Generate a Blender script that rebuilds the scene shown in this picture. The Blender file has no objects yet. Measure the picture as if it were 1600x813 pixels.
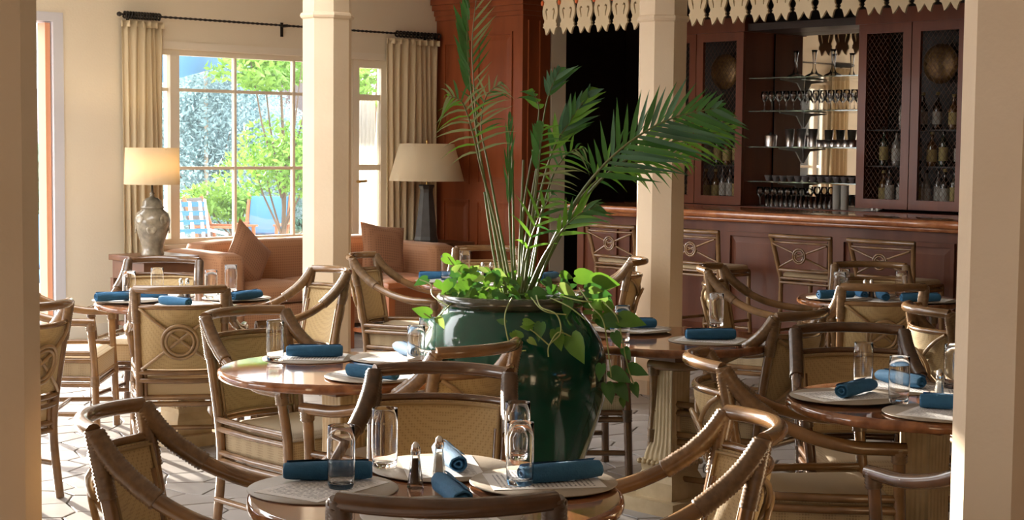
import bpy, bmesh, math, random
from mathutils import Vector, Matrix, Quaternion
random.seed(7)
sc = bpy.context.scene
COL = sc.collection
R = math.radians
PI = math.pi

# ------------------------------------------------------------------ camera
FPX, YAW, PIT, ROL, CH = 2525.0, R(46.7), R(4.03), R(0.55), 1.55
_fw = Vector((math.cos(YAW)*math.cos(PIT), math.sin(YAW)*math.cos(PIT), -math.sin(PIT)))
_r0 = Vector((math.sin(YAW), -math.cos(YAW), 0)); _u0 = _r0.cross(_fw)
_rt = _r0*math.cos(ROL)+_u0*math.sin(ROL); _up = _u0*math.cos(ROL)-_r0*math.sin(ROL)
CAM = Vector((0, 0, CH))
cd = bpy.data.cameras.new('camera'); cam = bpy.data.objects.new('camera', cd); COL.objects.link(cam)
cd.sensor_width = 36.0; cd.lens = 36.0*FPX/1600.0; cd.clip_end = 500; cd.clip_start = 0.05
mt = Matrix((_rt, _up, -_fw)).transposed().to_4x4(); mt.translation = CAM
cam.matrix_world = mt
sc.camera = cam
cd.dof.use_dof = False
# ------------------------------------------------------------------ light
SUN_AZ, SUN_EL = R(82), R(9.4)
w = bpy.data.worlds.new('sky'); sc.world = w; w.use_nodes = True
bgn = w.node_tree.nodes['Background']
bgn.inputs['Color'].default_value = (1.0, 1.0, 1.0, 1); bgn.inputs['Strength'].default_value = 1.3
sl = bpy.data.lights.new('sun', 'SUN'); so = bpy.data.objects.new('sun', sl); COL.objects.link(so)
sl.energy = 4.2; sl.color = (1.0, 0.90, 0.76); sl.angle = R(0.8)
_sd = Vector((math.cos(SUN_EL)*math.cos(SUN_AZ), math.cos(SUN_EL)*math.sin(SUN_AZ), math.sin(SUN_EL)))
so.rotation_euler = _sd.to_track_quat('Z', 'Y').to_euler()
so.location = (10, 30, 12)
vs = sc.view_settings
vs.view_transform = 'Standard'; vs.look = 'None'; vs.gamma = 1.0; vs.use_curve_mapping = False
vs.exposure = 2.72
sc.cycles.max_bounces = 10; sc.cycles.transparent_max_bounces = 16
sc.cycles.transmission_bounces = 10; sc.cycles.glossy_bounces = 5; sc.cycles.diffuse_bounces = 5
sc.cycles.sample_clamp_indirect = 6.0
sc.cycles.use_denoising = True

# ------------------------------------------------------------------ image -> place helpers
def ray(x, y): return _fw + _rt*((x-800)/FPX) - _up*((y-406.5)/FPX)
def atz(x, y, z):
    d = ray(x, y); return CAM + d*((z-CH)/d.z)
def atd(x, y, D): return CAM + ray(x, y)*D
def atX(x, y, X):
    d = ray(x, y); return CAM + d*(X/d.x)
def atY(x, y, Y):
    d = ray(x, y); return CAM + d*(Y/d.y)
def proj(p):
    q = Vector(p)-CAM; D = q.dot(_fw); return (800+FPX*q.dot(_rt)/D, 406.5-FPX*q.dot(_up)/D, D)

# ------------------------------------------------------------------ materials
MATS = {}
def mat(name, col, rough=.5, metal=0, spec=.5, noise=None, bump=None, coat=0, trans=0, sheen=0, translucent=0, alpha=None, emit=None):
    m = bpy.data.materials.new(name); m.use_nodes = True; nt = m.node_tree; N = nt.nodes; L = nt.links
    b = N['Principled BSDF']
    b.inputs['Base Color'].default_value = (*col, 1); b.inputs['Roughness'].default_value = rough
    b.inputs['Metallic'].default_value = metal; b.inputs['Specular IOR Level'].default_value = spec
    b.inputs['Coat Weight'].default_value = coat; b.inputs['Coat Roughness'].default_value = .08
    b.inputs['Transmission Weight'].default_value = trans
    b.inputs['Sheen Weight'].default_value = sheen
    tc = N.new('ShaderNodeTexCoord')
    if noise:
        sca, col2, amt = noise[:3]
        n = N.new('ShaderNodeTexNoise'); n.inputs['Scale'].default_value = sca; n.inputs['Detail'].default_value = 5
        mp = N.new('ShaderNodeMapping')
        if len(noise) > 3: mp.inputs['Scale'].default_value = noise[3]
        L.new(tc.outputs['Object'], mp.inputs['Vector']); L.new(mp.outputs['Vector'], n.inputs['Vector'])
        rp = N.new('ShaderNodeMapRange'); rp.inputs['From Min'].default_value = .35; rp.inputs['From Max'].default_value = .65
        rp.inputs['To Max'].default_value = amt
        L.new(n.outputs['Fac'], rp.inputs['Value'])
        mx = N.new('ShaderNodeMix'); mx.data_type = 'RGBA'
        mx.inputs['A'].default_value = (*col, 1); mx.inputs['B'].default_value = (*col2, 1)
        L.new(rp.outputs['Result'], mx.inputs['Factor']); L.new(mx.outputs['Result'], b.inputs['Base Color'])
    if bump:
        n2 = N.new('ShaderNodeTexNoise'); n2.inputs['Scale'].default_value = bump[0]; n2.inputs['Detail'].default_value = 4
        L.new(tc.outputs['Object'], n2.inputs['Vector'])
        bp = N.new('ShaderNodeBump'); bp.inputs['Strength'].default_value = bump[1]; bp.inputs['Distance'].default_value = .01
        L.new(n2.outputs['Fac'], bp.inputs['Height']); L.new(bp.outputs['Normal'], b.inputs['Normal'])
    if translucent:
        tl = N.new('ShaderNodeBsdfTranslucent'); ms = N.new('ShaderNodeMixShader')
        ms.inputs[0].default_value = translucent
        src = b.inputs['Base Color']
        if src.is_linked: L.new(src.links[0].from_socket, tl.inputs['Color'])
        else: tl.inputs['Color'].default_value = (*col, 1)
        L.new(b.outputs[0], ms.inputs[1]); L.new(tl.outputs[0], ms.inputs[2])
        L.new(ms.outputs[0], N['Material Output'].inputs['Surface'])
    if emit:
        b.inputs['Emission Color'].default_value = (*emit[:3], 1); b.inputs['Emission Strength'].default_value = emit[3]
    MATS[name] = m
    return m
def woven(name, col, dot, scale, rand=.15, rough=.75, thr=.28):
    m = mat(name, col, rough, sheen=.1); nt = m.node_tree; N = nt.nodes; L = nt.links; b = N['Principled BSDF']
    tc = N.new('ShaderNodeTexCoord'); v = N.new('ShaderNodeTexVoronoi'); v.inputs['Scale'].default_value = scale
    v.inputs['Randomness'].default_value = rand
    L.new(tc.outputs['Object'], v.inputs['Vector'])
    mr = N.new('ShaderNodeMapRange'); mr.inputs['From Min'].default_value = thr; mr.inputs['From Max'].default_value = thr+.14
    L.new(v.outputs['Distance'], mr.inputs['Value'])
    mx = N.new('ShaderNodeMix'); mx.data_type = 'RGBA'
    mx.inputs['A'].default_value = (*dot, 1); mx.inputs['B'].default_value = (*col, 1)
    L.new(mr.outputs['Result'], mx.inputs['Factor']); L.new(mx.outputs['Result'], b.inputs['Base Color'])
    bp = N.new('ShaderNodeBump'); bp.inputs['Strength'].default_value = .4; bp.inputs['Distance'].default_value = .002
    L.new(v.outputs['Distance'], bp.inputs['Height']); L.new(bp.outputs['Normal'], b.inputs['Normal'])
    return m
def thinglass(name, tint=(.96, .98, .97), gl=.10, rough=0.0):
    m = bpy.data.materials.new(name); m.use_nodes = True; nt = m.node_tree; N = nt.nodes; L = nt.links
    N.remove(N['Principled BSDF'])
    t = N.new('ShaderNodeBsdfTransparent'); t.inputs['Color'].default_value = (*tint, 1)
    g = N.new('ShaderNodeBsdfGlossy'); g.inputs['Roughness'].default_value = rough
    lw = N.new('ShaderNodeFresnel'); lw.inputs['IOR'].default_value = 1.45
    ms = N.new('ShaderNodeMixShader')
    mm = N.new('ShaderNodeMath'); mm.operation = 'MULTIPLY'; mm.inputs[1].default_value = gl*10
    L.new(lw.outputs[0], mm.inputs[0]); L.new(mm.outputs[0], ms.inputs[0])
    L.new(t.outputs[0], ms.inputs[1]); L.new(g.outputs[0], ms.inputs[2])
    L.new(ms.outputs[0], N['Material Output'].inputs['Surface'])
    MATS[name] = m; return m

mat('plaster', (.80, .72, .57), .85, noise=(1.3, (.76, .67, .51), .6), bump=(60, .12))
mat('bounce_dimming_plaster', (.42, .24, .12), .9)  # invented dark colour for unseen walls, dims and warms light bounced off them
mat('column_plaster', (.77, .625, .45), .8, noise=(2.5, (.70, .555, .38), .6), bump=(45, .1))
mat('white_trim', (.80, .73, .60), .45)
mat('grey_trim', (.62, .62, .66), .45)
mat('orange_trim', (.78, .36, .20), .5)
mat('ceiling_paint', (.84, .80, .73), .9)
mat('tile', (.385, .36, .345), .42, noise=(3.0, (.32, .295, .28), .7), bump=(30, .05))
mat('grout', (.11, .09, .072), .9)
mat('patio', (.20, .165, .14), .8, noise=(2, (.14, .12, .10), .7))
mat('redwood', (.30, .080, .028), .38, spec=.28, noise=(6, (.20, .050, .018), .8, (1, 1, .12)), coat=.08)
mat('barwood', (.150, .050, .024), .4, spec=.22, noise=(6, (.095, .030, .015), .8, (1, 1, .12)), coat=.1)
mat('cabinetwood', (.205, .058, .024), .38, spec=.28, noise=(6, (.135, .036, .016), .8, (1, 1, .12)), coat=.08)
mat('bartop', (.44, .165, .062), .16, noise=(14, (.27, .085, .032), .8), coat=.6)
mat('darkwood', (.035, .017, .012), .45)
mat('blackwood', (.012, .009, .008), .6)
mat('orangewood', (.33, .105, .034), .35, noise=(6, (.2, .06, .02), .7, (1, 1, .2)), coat=.2)
mat('brownwood', (.15, .065, .03), .35, noise=(6, (.09, .04, .02), .7))
mat('rattan', (.25, .132, .052), .22, noise=(9, (.13, .066, .026), .85), coat=.45, bump=(30, .06), )
mat('rattan_light', (.36, .23, .105), .3, noise=(9, (.19, .105, .045), .85), coat=.5)
mat('rattan_shaded', (.125, .057, .023), .22, noise=(9, (.062, .028, .012), .85), coat=.45, bump=(30, .06))  # darker copy of rattan, shade on some chairs put into the colour
mat('binding', (.22, .128, .058), .28, noise=(60, (.12, .066, .03), .7), coat=.3)
mat('binding_shaded', (.11, .06, .03), .35, noise=(40, (.05, .028, .015), .8), coat=.2)  # darker copy of binding, shade put into the colour for the same chairs
woven('upholstery', (.45, .325, .155), (.33, .225, .10), 120, .12)
woven('seat_fabric', (.46, .355, .215), (.32, .235, .135), 110, .12)
mat('piping', (.30, .20, .09), .6)
mat('granite', (.30, .125, .052), .07, noise=(22, (.15, .055, .024), .9), coat=.3)
mat('table_edge', (.24, .085, .042), .18, noise=(14, (.12, .035, .018), .9), coat=.4)
mat('pedestal_stone', (.58, .45, .27), .6, noise=(12, (.44, .32, .18), .7), bump=(40, .15))
mat('placemat', (.31, .255, .195), .5, bump=(120, .1))
mat('napkin', (.028, .135, .275), .85, noise=(30, (.018, .10, .21), .7), bump=(220, .25))
m = thinglass('pane', (.97, .98, .98), .10); N = m.node_tree.nodes; L = m.node_tree.links
_o = N['Material Output'].inputs['Surface']; _src = _o.links[0].from_socket; _t = N.new('ShaderNodeBsdfTranslucent'); _t.inputs['Color'].default_value = (.95, .97, 1, 1); _m = N.new('ShaderNodeMixShader'); _m.inputs[0].default_value = .004
L.new(_src, _m.inputs[1]); L.new(_t.outputs[0], _m.inputs[2]); L.new(_m.outputs[0], _o)
thinglass('shaker_glass', (.98, .985, .98), .09, .02)
thinglass('clear_glass', (.985, .99, .985), .17)
m = mat('glass', (1, 1, 1), 0.0, trans=1.0); m.node_tree.nodes['Principled BSDF'].inputs['IOR'].default_value = 1.42
mat('chrome', (.75, .73, .70), .15, metal=1)
mat('steel', (.62, .60, .58), .28, metal=1)
mat('pepper', (.09, .055, .035), .9); mat('salt', (.78, .74, .68), .9)
mat('pot_glaze', (.002, .070, .040), .08, spec=.4, noise=(3, (.002, .035, .026), .9), coat=.3, bump=(9, .05))
mat('pot_rim', (.05, .045, .025), .18, noise=(10, (.015, .03, .015), .8), coat=.6)
mat('soil', (.04, .025, .015), .95)
mat('pothos_leaf', (.13, .27, .024), .35, noise=(9, (.06, .17, .016), .8), translucent=.32)
mat('pothos_dark', (.055, .185, .030), .32, noise=(9, (.035, .12, .018), .8), translucent=.25, coat=.2)
mat('pothos_pale', (.36, .46, .13), .35, noise=(9, (.16, .32, .04), .9), translucent=.3)
mat('vine', (.30, .36, .12), .5)
mat('palm_green', (.060, .20, .040), .35, noise=(4, (.035, .125, .026), .8), translucent=.25)
mat('palm_bright', (.16, .36, .036), .35, noise=(4, (.09, .25, .026), .8), translucent=.3)
mat('palm_blue', (.09, .21, .115), .28, noise=(4, (.04, .12, .07), .8), translucent=.15)
mat('palm_pale', (.30, .34, .16), .4, noise=(5, (.16, .24, .09), .8), translucent=.25)
mat('palm_stem', (.09, .14, .038), .4, noise=(6, (.16, .14, .06), .7))
woven('sofa_fabric', (.38, .185, .09), (.29, .135, .063), 48, .0, .85, .3)
woven('pillow_fabric', (.34, .165, .085), (.25, .115, .058), 46, .0, .85, .3)
mat('curtain', (.70, .585, .385), .9, noise=(20, (.64, .52, .33), .6, (1, 1, .05)), translucent=.15)
mat('sheer', (.80, .78, .74), .9, translucent=.5)
mat('shade', (.80, .68, .48), .9, bump=(300, .1), translucent=.45)
mat('iron', (.018, .014, .012), .45, metal=.3)
mat('jar_glaze', (.30, .25, .175), .22, coat=.4, noise=(16, (.14, .115, .08), .9))
mat('jar_medallion', (.38, .32, .22), .25, coat=.4, noise=(30, (.17, .14, .10), .9))
mat('slate', (.055, .055, .052), .35, noise=(12, (.03, .03, .03), .7))
mat('fretwork', (.70, .58, .38), .6)
mat('bead', (.75, .16, .04), .35)
mat('mirror', (.80, .78, .75), .02, metal=1)
mat('gold_disc', (.30, .17, .055), .4, noise=(40, (.12, .065, .02), .9), metal=.4)
mat('brass', (.6, .42, .16), .25, metal=1)
mat('awning_blue', (.025, .13, .28), .75, translucent=.12)
mat('awning_tan', (.45, .36, .28), .8)
mat('bush_leaf', (.30, .43, .45), .7, noise=(1.2, (.22, .36, .40), .8), translucent=.25)
mat('tree_leaf', (.22, .40, .06), .5, noise=(1.6, (.12, .28, .05), .8), translucent=.45)
mat('hedge_leaf', (.10, .25, .17), .6, noise=(1.6, (.07, .18, .13), .8), translucent=.3)
mat('bark', (.12, .085, .06), .9)
mat('stucco', (.62, .52, .52), .9)
mat('lavender', (.40, .33, .48), .9); mat('white_stucco', (.85, .82, .78), .9)
mat('hill', (.42, .36, .36), .95, noise=(.12, (.26, .30, .26), .8))
mat('chair_blue', (.05, .20, .38), .6); mat('chair_white', (.85, .85, .85), .5)
mat('cushion_dark', (.10, .085, .085), .8)
mat('fire_wood', (.42, .13, .05), .5)
mat('label_white', (.36, .34, .3), .7); mat('label_yellow', (.30, .23, .08), .7)
for i, c in enumerate([(.02, .012, .008), (.012, .025, .014), (.10, .045, .012), (.20, .19, .17), (.03, .03, .034)]):
    mat('bottle_%d' % i, c, .06, coat=.5, spec=.8)

# menu paper with printed lines
m = mat('menu_paper', (.74, .72, .71), .7); nt = m.node_tree; N = nt.nodes; L = nt.links; b = N['Principled BSDF']
tc = N.new('ShaderNodeTexCoord'); sx = N.new('ShaderNodeSeparateXYZ'); L.new(tc.outputs['Object'], sx.inputs[0])
def mnode(op, a=None, bb=None, la=None, lb=None):
    n = N.new('ShaderNodeMath'); n.operation = op
    if a is not None: n.inputs[0].default_value = a
    if bb is not None: n.inputs[1].default_value = bb
    if la: L.new(la, n.inputs[0])
    if lb: L.new(lb, n.inputs[1])
    return n.outputs[0]
fy = mnode('FRACT', la=mnode('MULTIPLY', bb=90.0, la=sx.outputs[1]))
line = mnode('LESS_THAN', bb=.42, la=fy)
nx = N.new('ShaderNodeTexNoise'); nx.inputs['Scale'].default_value = 1.0
mp = N.new('ShaderNodeMapping'); mp.inputs['Scale'].default_value = (120, 90, 1); L.new(tc.outputs['Object'], mp.inputs[0]); L.new(mp.outputs[0], nx.inputs['Vector'])
word = mnode('GREATER_THAN', bb=.44, la=nx.outputs['Fac'])
inx = mnode('LESS_THAN', bb=.078, la=mnode('ABSOLUTE', la=sx.outputs[0]))
iny = mnode('LESS_THAN', bb=.115, la=mnode('ABSOLUTE', la=sx.outputs[1]))
f = mnode('MULTIPLY', la=mnode('MULTIPLY', la=line, lb=word), lb=mnode('MULTIPLY', la=inx, lb=iny))
mx = N.new('ShaderNodeMix'); mx.data_type = 'RGBA'; mx.inputs['A'].default_value = (.74, .72, .71, 1); mx.inputs['B'].default_value = (.25, .24, .25, 1)
L.new(f, mx.inputs['Factor']); L.new(mx.outputs['Result'], b.inputs['Base Color'])

# ------------------------------------------------------------------ mesh helpers
class MB:
    def __init__(s): s.v = []; s.f = []; s.sm = []
    def add(s, vs_, fs, smooth=False):
        o = len(s.v); s.v += [tuple(p) for p in vs_]; s.f += [tuple(i+o for i in q) for q in fs]; s.sm += [smooth]*len(fs); return s
    def box(s, x0, x1, y0, y1, z0, z1, M=None, bev=0):
        if bev:
            bm = bmesh.new(); bmesh.ops.create_cube(bm, size=1)
            for v in bm.verts: v.co = Vector(((x0+x1)/2+v.co.x*(x1-x0), (y0+y1)/2+v.co.y*(y1-y0), (z0+z1)/2+v.co.z*(z1-z0)))
            bmesh.ops.bevel(bm, geom=bm.edges[:], offset=bev, segments=3, profile=.5, affect='EDGES')
            bm.verts.index_update()
            V = [v.co.copy() for v in bm.verts]; Fc = [[v.index for v in f.verts] for f in bm.faces]; bm.free()
            if M: V = [M @ v for v in V]
            return s.add(V, Fc, True)
        V = [Vector(p) for p in ((x0, y0, z0), (x1, y0, z0), (x1, y1, z0), (x0, y1, z0), (x0, y0, z1), (x1, y0, z1), (x1, y1, z1), (x0, y1, z1))]
        if M: V = [M @ v for v in V]
        return s.add(V, [(0, 3, 2, 1), (4, 5, 6, 7), (0, 1, 5, 4), (1, 2, 6, 5), (2, 3, 7, 6), (3, 0, 4, 7)])
    def tube(s, pts, r, seg=8, caps=True, closed=False, flat=1.0):
        P = [Vector(p) for p in pts]; n = len(P)
        rr = r if isinstance(r, (list, tuple)) else [r]*n
        T = []
        for i in range(n):
            if closed: t = P[(i+1) % n]-P[(i-1) % n]
            else: t = P[min(i+1, n-1)]-P[max(i-1, 0)]
            T.append(t.normalized())
        up = Vector((0, 0, 1)) if abs(T[0].z) < .9 else Vector((1, 0, 0))
        nrm = (up-T[0]*up.dot(T[0])).normalized()
        V = []; Fc = []
        for i in range(n):
            if i:
                ax = T[i-1].cross(T[i])
                if ax.length > 1e-7:
                    nrm = Quaternion(ax.normalized(), T[i-1].angle(T[i])) @ nrm
                nrm = (nrm-T[i]*nrm.dot(T[i])).normalized()
            bi = T[i].cross(nrm)
            for k in range(seg):
                a = 2*PI*k/seg
                V.append(P[i]+nrm*(math.cos(a)*rr[i])+bi*(math.sin(a)*rr[i]*flat))
        m_ = n if closed else n-1
        for i in range(m_):
            j = (i+1) % n
            for k in range(seg):
                k2 = (k+1) % seg
                Fc.append((i*seg+k, i*seg+k2, j*seg+k2, j*seg+k))
        s.add(V, Fc, True)
        if caps and not closed:
            s.add(V[:seg], [tuple(reversed(range(seg)))]); s.add(V[-seg:], [tuple(range(seg))])
        return s
    def lathe(s, prof, seg=24, c=(0, 0, 0), smooth=True, sq=None):
        V = []; Fc = []
        for (r, z) in prof:
            for k in range(seg):
                a = 2*PI*(k+.5)/seg
                V.append((c[0]+r*math.cos(a), c[1]+r*math.sin(a), c[2]+z))
        for i in range(len(prof)-1):
            for k in range(seg):
                k2 = (k+1) % seg
                Fc.append((i*seg+k, i*seg+k2, (i+1)*seg+k2, (i+1)*seg+k))
        s.add(V, Fc, smooth)
        if prof[0][0] > 1e-4: s.add(V[:seg], [tuple(reversed(range(seg)))])
        if prof[-1][0] > 1e-4: s.add(V[-seg:], [tuple(range(seg))])
        return s
    def grid(s, fn, nu, nv, smooth=True):
        V = [fn(i/nu, j/nv) for j in range(nv+1) for i in range(nu+1)]
        Fc = [(j*(nu+1)+i, j*(nu+1)+i+1, (j+1)*(nu+1)+i+1, (j+1)*(nu+1)+i) for j in range(nv) for i in range(nu)]
        return s.add(V, Fc, smooth)
    def mesh(s, name):
        me = bpy.data.meshes.new(name); me.from_pydata([tuple(v) for v in s.v], [], s.f)
        me.polygons.foreach_set('use_smooth', s.sm); me.update(); return me
    def build(s, name, m, parent=None, loc=None, rz=0):
        me = s.mesh(name); me.materials.append(MATS[m]); return mk(name, me, parent, loc, rz)
def mk(name, me, parent=None, loc=None, rz=0):
    o = bpy.data.objects.new(name, me); COL.objects.link(o)
    if parent: o.parent = parent
    if loc is not None: o.location = loc
    if rz: o.rotation_euler = (0, 0, rz)
    return o
def tag(o, label=None, cat=None, group=None, kind=None):
    if label: o['label'] = label
    if cat: o['category'] = cat
    if group: o['group'] = group
    if kind: o['kind'] = kind
    return o
def thing(name, label, cat, loc=(0, 0, 0), rz=0, group=None):
    o = bpy.data.objects.new(name, None); COL.objects.link(o); o.location = loc; o.rotation_euler = (0, 0, rz)
    o.empty_display_size = .1
    return tag(o, label, cat, group)
def struct(o): o['kind'] = 'structure'; return o
def copy_tree(o, parent=None, loc=None, rz=None, label=None):
    c = o.copy(); COL.objects.link(c); c.parent = parent
    if loc is not None: c.location = loc
    if rz is not None: c.rotation_euler = (0, 0, rz)
    if label: c['label'] = label
    for ch in list(o.children): copy_tree(ch, c)
    return c
def crom(pts, n=6, vals=None):
    P = [Vector(p) for p in pts]; out = []
    for i in range(len(P)-1):
        p0 = P[max(i-1, 0)]; p1 = P[i]; p2 = P[i+1]; p3 = P[min(i+2, len(P)-1)]
        for k in range(n):
            t = k/n
            out.append(.5*((2*p1)+(p2-p0)*t+(2*p0-5*p1+4*p2-p3)*t*t+(3*p1-p0-3*p2+p3)*t**3))
    out.append(P[-1]); return out

# ================================================================== STRUCTURE
YW, XB = 11.5, 9.84          # window wall plane, wood pier plane
CZ = 3.1
# floor: grout bed with separately laid stones
floor = struct(MB().box(-4, 14, -4, YW, -.12, -.006).build('floor', 'grout'))
def floor_tiles():
    S = .245; rows = []
    pts = {}
    rnd = random.Random(3)
    ni, nj = int(18/S), int(15.6/(S*.866))
    def corner(i, j, k):
        cx = -3.95+(i+.5*(j % 2))*S; cy = -3.95+j*S*.866
        a = PI/6+k*PI/3
        return (round(cx+math.cos(a)*S/math.sqrt(3), 4), round(cy+math.sin(a)*S/math.sqrt(3), 4))
    def jit(p):
        key = (round(p[0]*50), round(p[1]*50))
        if key not in pts: pts[key] = (p[0]+rnd.uniform(-.045, .045), p[1]+rnd.uniform(-.045, .045))
        return pts[key]
    near = []; rest = MB()
    for j in range(nj):
        for i in range(ni):
            cs = [jit(corner(i, j, k)) for k in range(6)]
            cx = sum(c[0] for c in cs)/6; cy = sum(c[1] for c in cs)/6
            if cx > 13.5 or cy > YW-.1: continue
            x, y, D = proj((cx, cy, 0))
            score = 9
            if D > 0 and -20 < x < 1620 and 500 < y < 860:
                if 50 < x < 450 and 560 < y: score = 0
                elif 880 < x < 1120 and 620 < y: score = 0
                elif 1100 < x < 1500 and 640 < y: score = 1
                else: score = 2
            near.append((score, D, cs, cx, cy))
    near.sort(key=lambda t: (t[0], t[1]))
    for n, (sco, D, cs, cx, cy) in enumerate(near):
        h = rnd.uniform(-.0012, .0012)
        def ins(q, g): 
            d = math.hypot(q[0]-cx, q[1]-cy); return (q[0]+(cx-q[0])*g/d, q[1]+(cy-q[1])*g/d)
        lo = [ins(q, .006) for q in cs]; hi = [ins(q, .009) for q in cs]
        V = [(a, b_, -.006) for a, b_ in lo]+[(a, b_, -.002+h) for a, b_ in lo]+[(a, b_, h) for a, b_ in hi]
        Fc = [(k, (k+1) % 6, 6+(k+1) % 6, 6+k) for k in range(6)]+[(6+k, 6+(k+1) % 6, 12+(k+1) % 6, 12+k) for k in range(6)]+[tuple(range(12, 18))]
        if n < 290 and sco < 9:
            V = [(a-cx, b_-cy, c) for a, b_, c in V]
            o = MB().add(V, Fc).build('floor_stone', 'tile', floor, (cx, cy, 0))
        else: rest.add(V, Fc)
    o = rest.build('floor_stones', 'tile', floor); o['kind'] = 'stuff'
floor_tiles()

def wall_holes(name, m, axis, c0, c1, a0, a1, z0, z1, holes):
    # wall slab between c0..c1 in thickness, spanning a0..a1, with rectangular holes (u0,u1,v0,v1)
    us = sorted({a0, a1, *[h[0] for h in holes], *[h[1] for h in holes]})
    vz = sorted({z0, z1, *[h[2] for h in holes], *[h[3] for h in holes]})
    mb = MB()
    for i in range(len(us)-1):
        for j in range(len(vz)-1):
            mu, mv = (us[i]+us[i+1])/2, (vz[j]+vz[j+1])/2
            if any(h[0] < mu < h[1] and h[2] < mv < h[3] for h in holes): continue
            if axis == 'Y': mb.box(us[i], us[i+1], c0, c1, vz[j], vz[j+1])
            else: mb.box(c0, c1, us[i], us[i+1], vz[j], vz[j+1])
    return struct(mb.build(name, m))
DOOR = (3.7, 6.06, 0.0, 2.54); WIN = (6.86, 8.90, .72, 2.31); FDO = (8.90, 9.30, .0, 2.31); FARL = (-2.5, 3.1, 0.0, 2.5)
wall_holes('wall_window', 'plaster', 'Y', YW, YW+.16, -4, 12.5, 0, CZ, [DOOR, WIN, FDO, FARL])
wall_holes('wall_rear', 'bounce_dimming_plaster', 'X', -4.2, -4, -4, YW, 0, CZ, [(7.4, 11.2, .05, 2.95)])
wall_holes('wall_right', 'bounce_dimming_plaster', 'Y', -4.2, -4, -4.2, 12.5, 0, CZ, [])
wall_holes('wall_bar', 'darkwood', 'X', 12.2, 12.4, -4, YW, 0, CZ, [])  # near-black colour stands in for the unlit passage beyond the bar
FILL_OPENING = (0.6, 5.3, 7.2, 8.8)      # unseen ceiling opening, added to brighten the sofa end of the room
struct(MB().box(-4.2, 12.5, -4.2, FILL_OPENING[2], CZ, CZ+.15).box(-4.2, 12.5, FILL_OPENING[3], YW+.22, CZ, CZ+.15).box(-4.2, FILL_OPENING[0], FILL_OPENING[2], FILL_OPENING[3], CZ, CZ+.15).box(FILL_OPENING[1], 12.5, FILL_OPENING[2], FILL_OPENING[3], CZ, CZ+.15).build('ceiling', 'ceiling_paint'))
# wall stub behind the wood pier
struct(MB().box(10.20, 10.38, 10.33, YW, 0, CZ).build('wall_stub', 'plaster'))
struct(MB().box(10.38, 12.2, 11.28, YW-.01, 0, CZ).build('wall_bar_return', 'darkwood'))  # same near-black colour, gloom of the passage put into the wall
# baseboards
struct(MB().box(6.06, 6.86, YW-.02, YW, 0, .12).build('baseboard_window', 'white_trim'))

# windows of the window wall ------------------------------------------------
def bars(mb, x0, x1, z0, z1, xs, zs, y0=YW+.04, y1=YW+.10, fw=.045, mw=.022):
    mb.box(x0, x0+fw, y0, y1, z0, z1); mb.box(x1-fw, x1, y0, y1, z0, z1)
    mb.box(x0+fw, x1-fw, y0, y1, z0, z0+fw); mb.box(x0+fw, x1-fw, y0, y1, z1-fw, z1)
win = struct(thing('window_1', None, None, (7.88, YW+.07, .72)))
def wpart(mb, name, m, par=None):
    o = mb.build(name, m); p = par or win
    o.parent = p; o.location = -Vector(p.location); return o
fmb = MB(); bars(fmb, WIN[0], WIN[1], WIN[2], WIN[3], [], [])
fmb.box(7.022, 7.106, YW+.02, YW+.12, WIN[2]+.045, WIN[3]-.045)
wpart(fmb, 'window_frame', 'white_trim')
for x in (7.668, 8.27): wpart(MB().box(x-.011, x+.011, YW+.05, YW+.09, WIN[2]+.045, WIN[3]-.045), 'muntin', 'white_trim')
for z in (1.985, 1.343):
    wpart(MB().box(7.106, WIN[1]-.045, YW+.055, YW+.085, z-.013, z+.013), 'muntin', 'white_trim')
wpart(MB().box(WIN[0]+.045, 7.022, YW+.055, YW+.085, 1.985-.013, 1.985+.013), 'muntin', 'white_trim')
xs = [(WIN[0]+.045, 7.022), (7.106, 7.657), (7.679, 8.259), (8.281, WIN[1]-.045)]
zs = [(WIN[2]+.045, 1.33), (1.356, 1.972), (1.998, WIN[3]-.045)]
for x0, x1 in xs:
    for z0, z1 in zs: wpart(MB().box(x0, x1, YW+.068, YW+.072, z0, z1), 'pane', 'pane')
# casing on the room side and sill
cs = MB(); 
cs.box(WIN[0]-.05, 9.34, YW-.015, YW-.001, 2.31, 2.37)
struct(cs.build('trim_1', 'white_trim'))
struct(MB().box(WIN[0]-.04, WIN[1]+.02, YW-.05, YW+.03, .69, .72).build('trim_2', 'white_trim'))
# narrow glazed door beside the window
d1 = struct(thing('door_1', None, None, (9.1, YW+.06, 0)))
dm = MB(); bars(dm, FDO[0]+.005, FDO[1]-.005, 0.01, FDO[3], [], [], fw=.07); dm.box(8.975, 9.225, YW+.04, YW+.10, .08, .30)
wpart(dm, 'door_frame', 'white_trim', d1)
for z in (1.977, 1.346, .72): wpart(MB().box(8.975, 9.225, YW+.05, YW+.09, z-.025, z+.025), 'rail', 'white_trim', d1)
for z0, z1 in ((.30, .695), (.745, 1.32), (1.372, 1.951), (2.003, 2.24)): wpart(MB().box(8.975, 9.225, YW+.068, YW+.072, z0, z1), 'pane', 'pane', d1)
hd = MB().tube([(8.955, YW+.04, 1.22), (8.955, YW+.0, 1.22)], .012).tube([(8.955, YW, 1.22), (9.03, YW, 1.225)], .010)
wpart(hd, 'handle', 'brass', d1)
sh = thing('sheer_curtain', 'white sheer curtain hanging inside the narrow glazed door', 'curtain', (9.1, YW+.125, 0))
o = MB().grid(lambda u, v: (-.125+.25*u, .008*math.sin(2*PI*5*u+.4*math.sin(3*v)), .06+1.89*v), 40, 8).build('panel', 'sheer', sh)
o.modifiers.new('s', 'SOLIDIFY').thickness = .002
MB().tube([(-.13, 0, 1.955), (.13, 0, 1.955)], .006, 6).build('rod', 'brass', sh)
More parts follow.
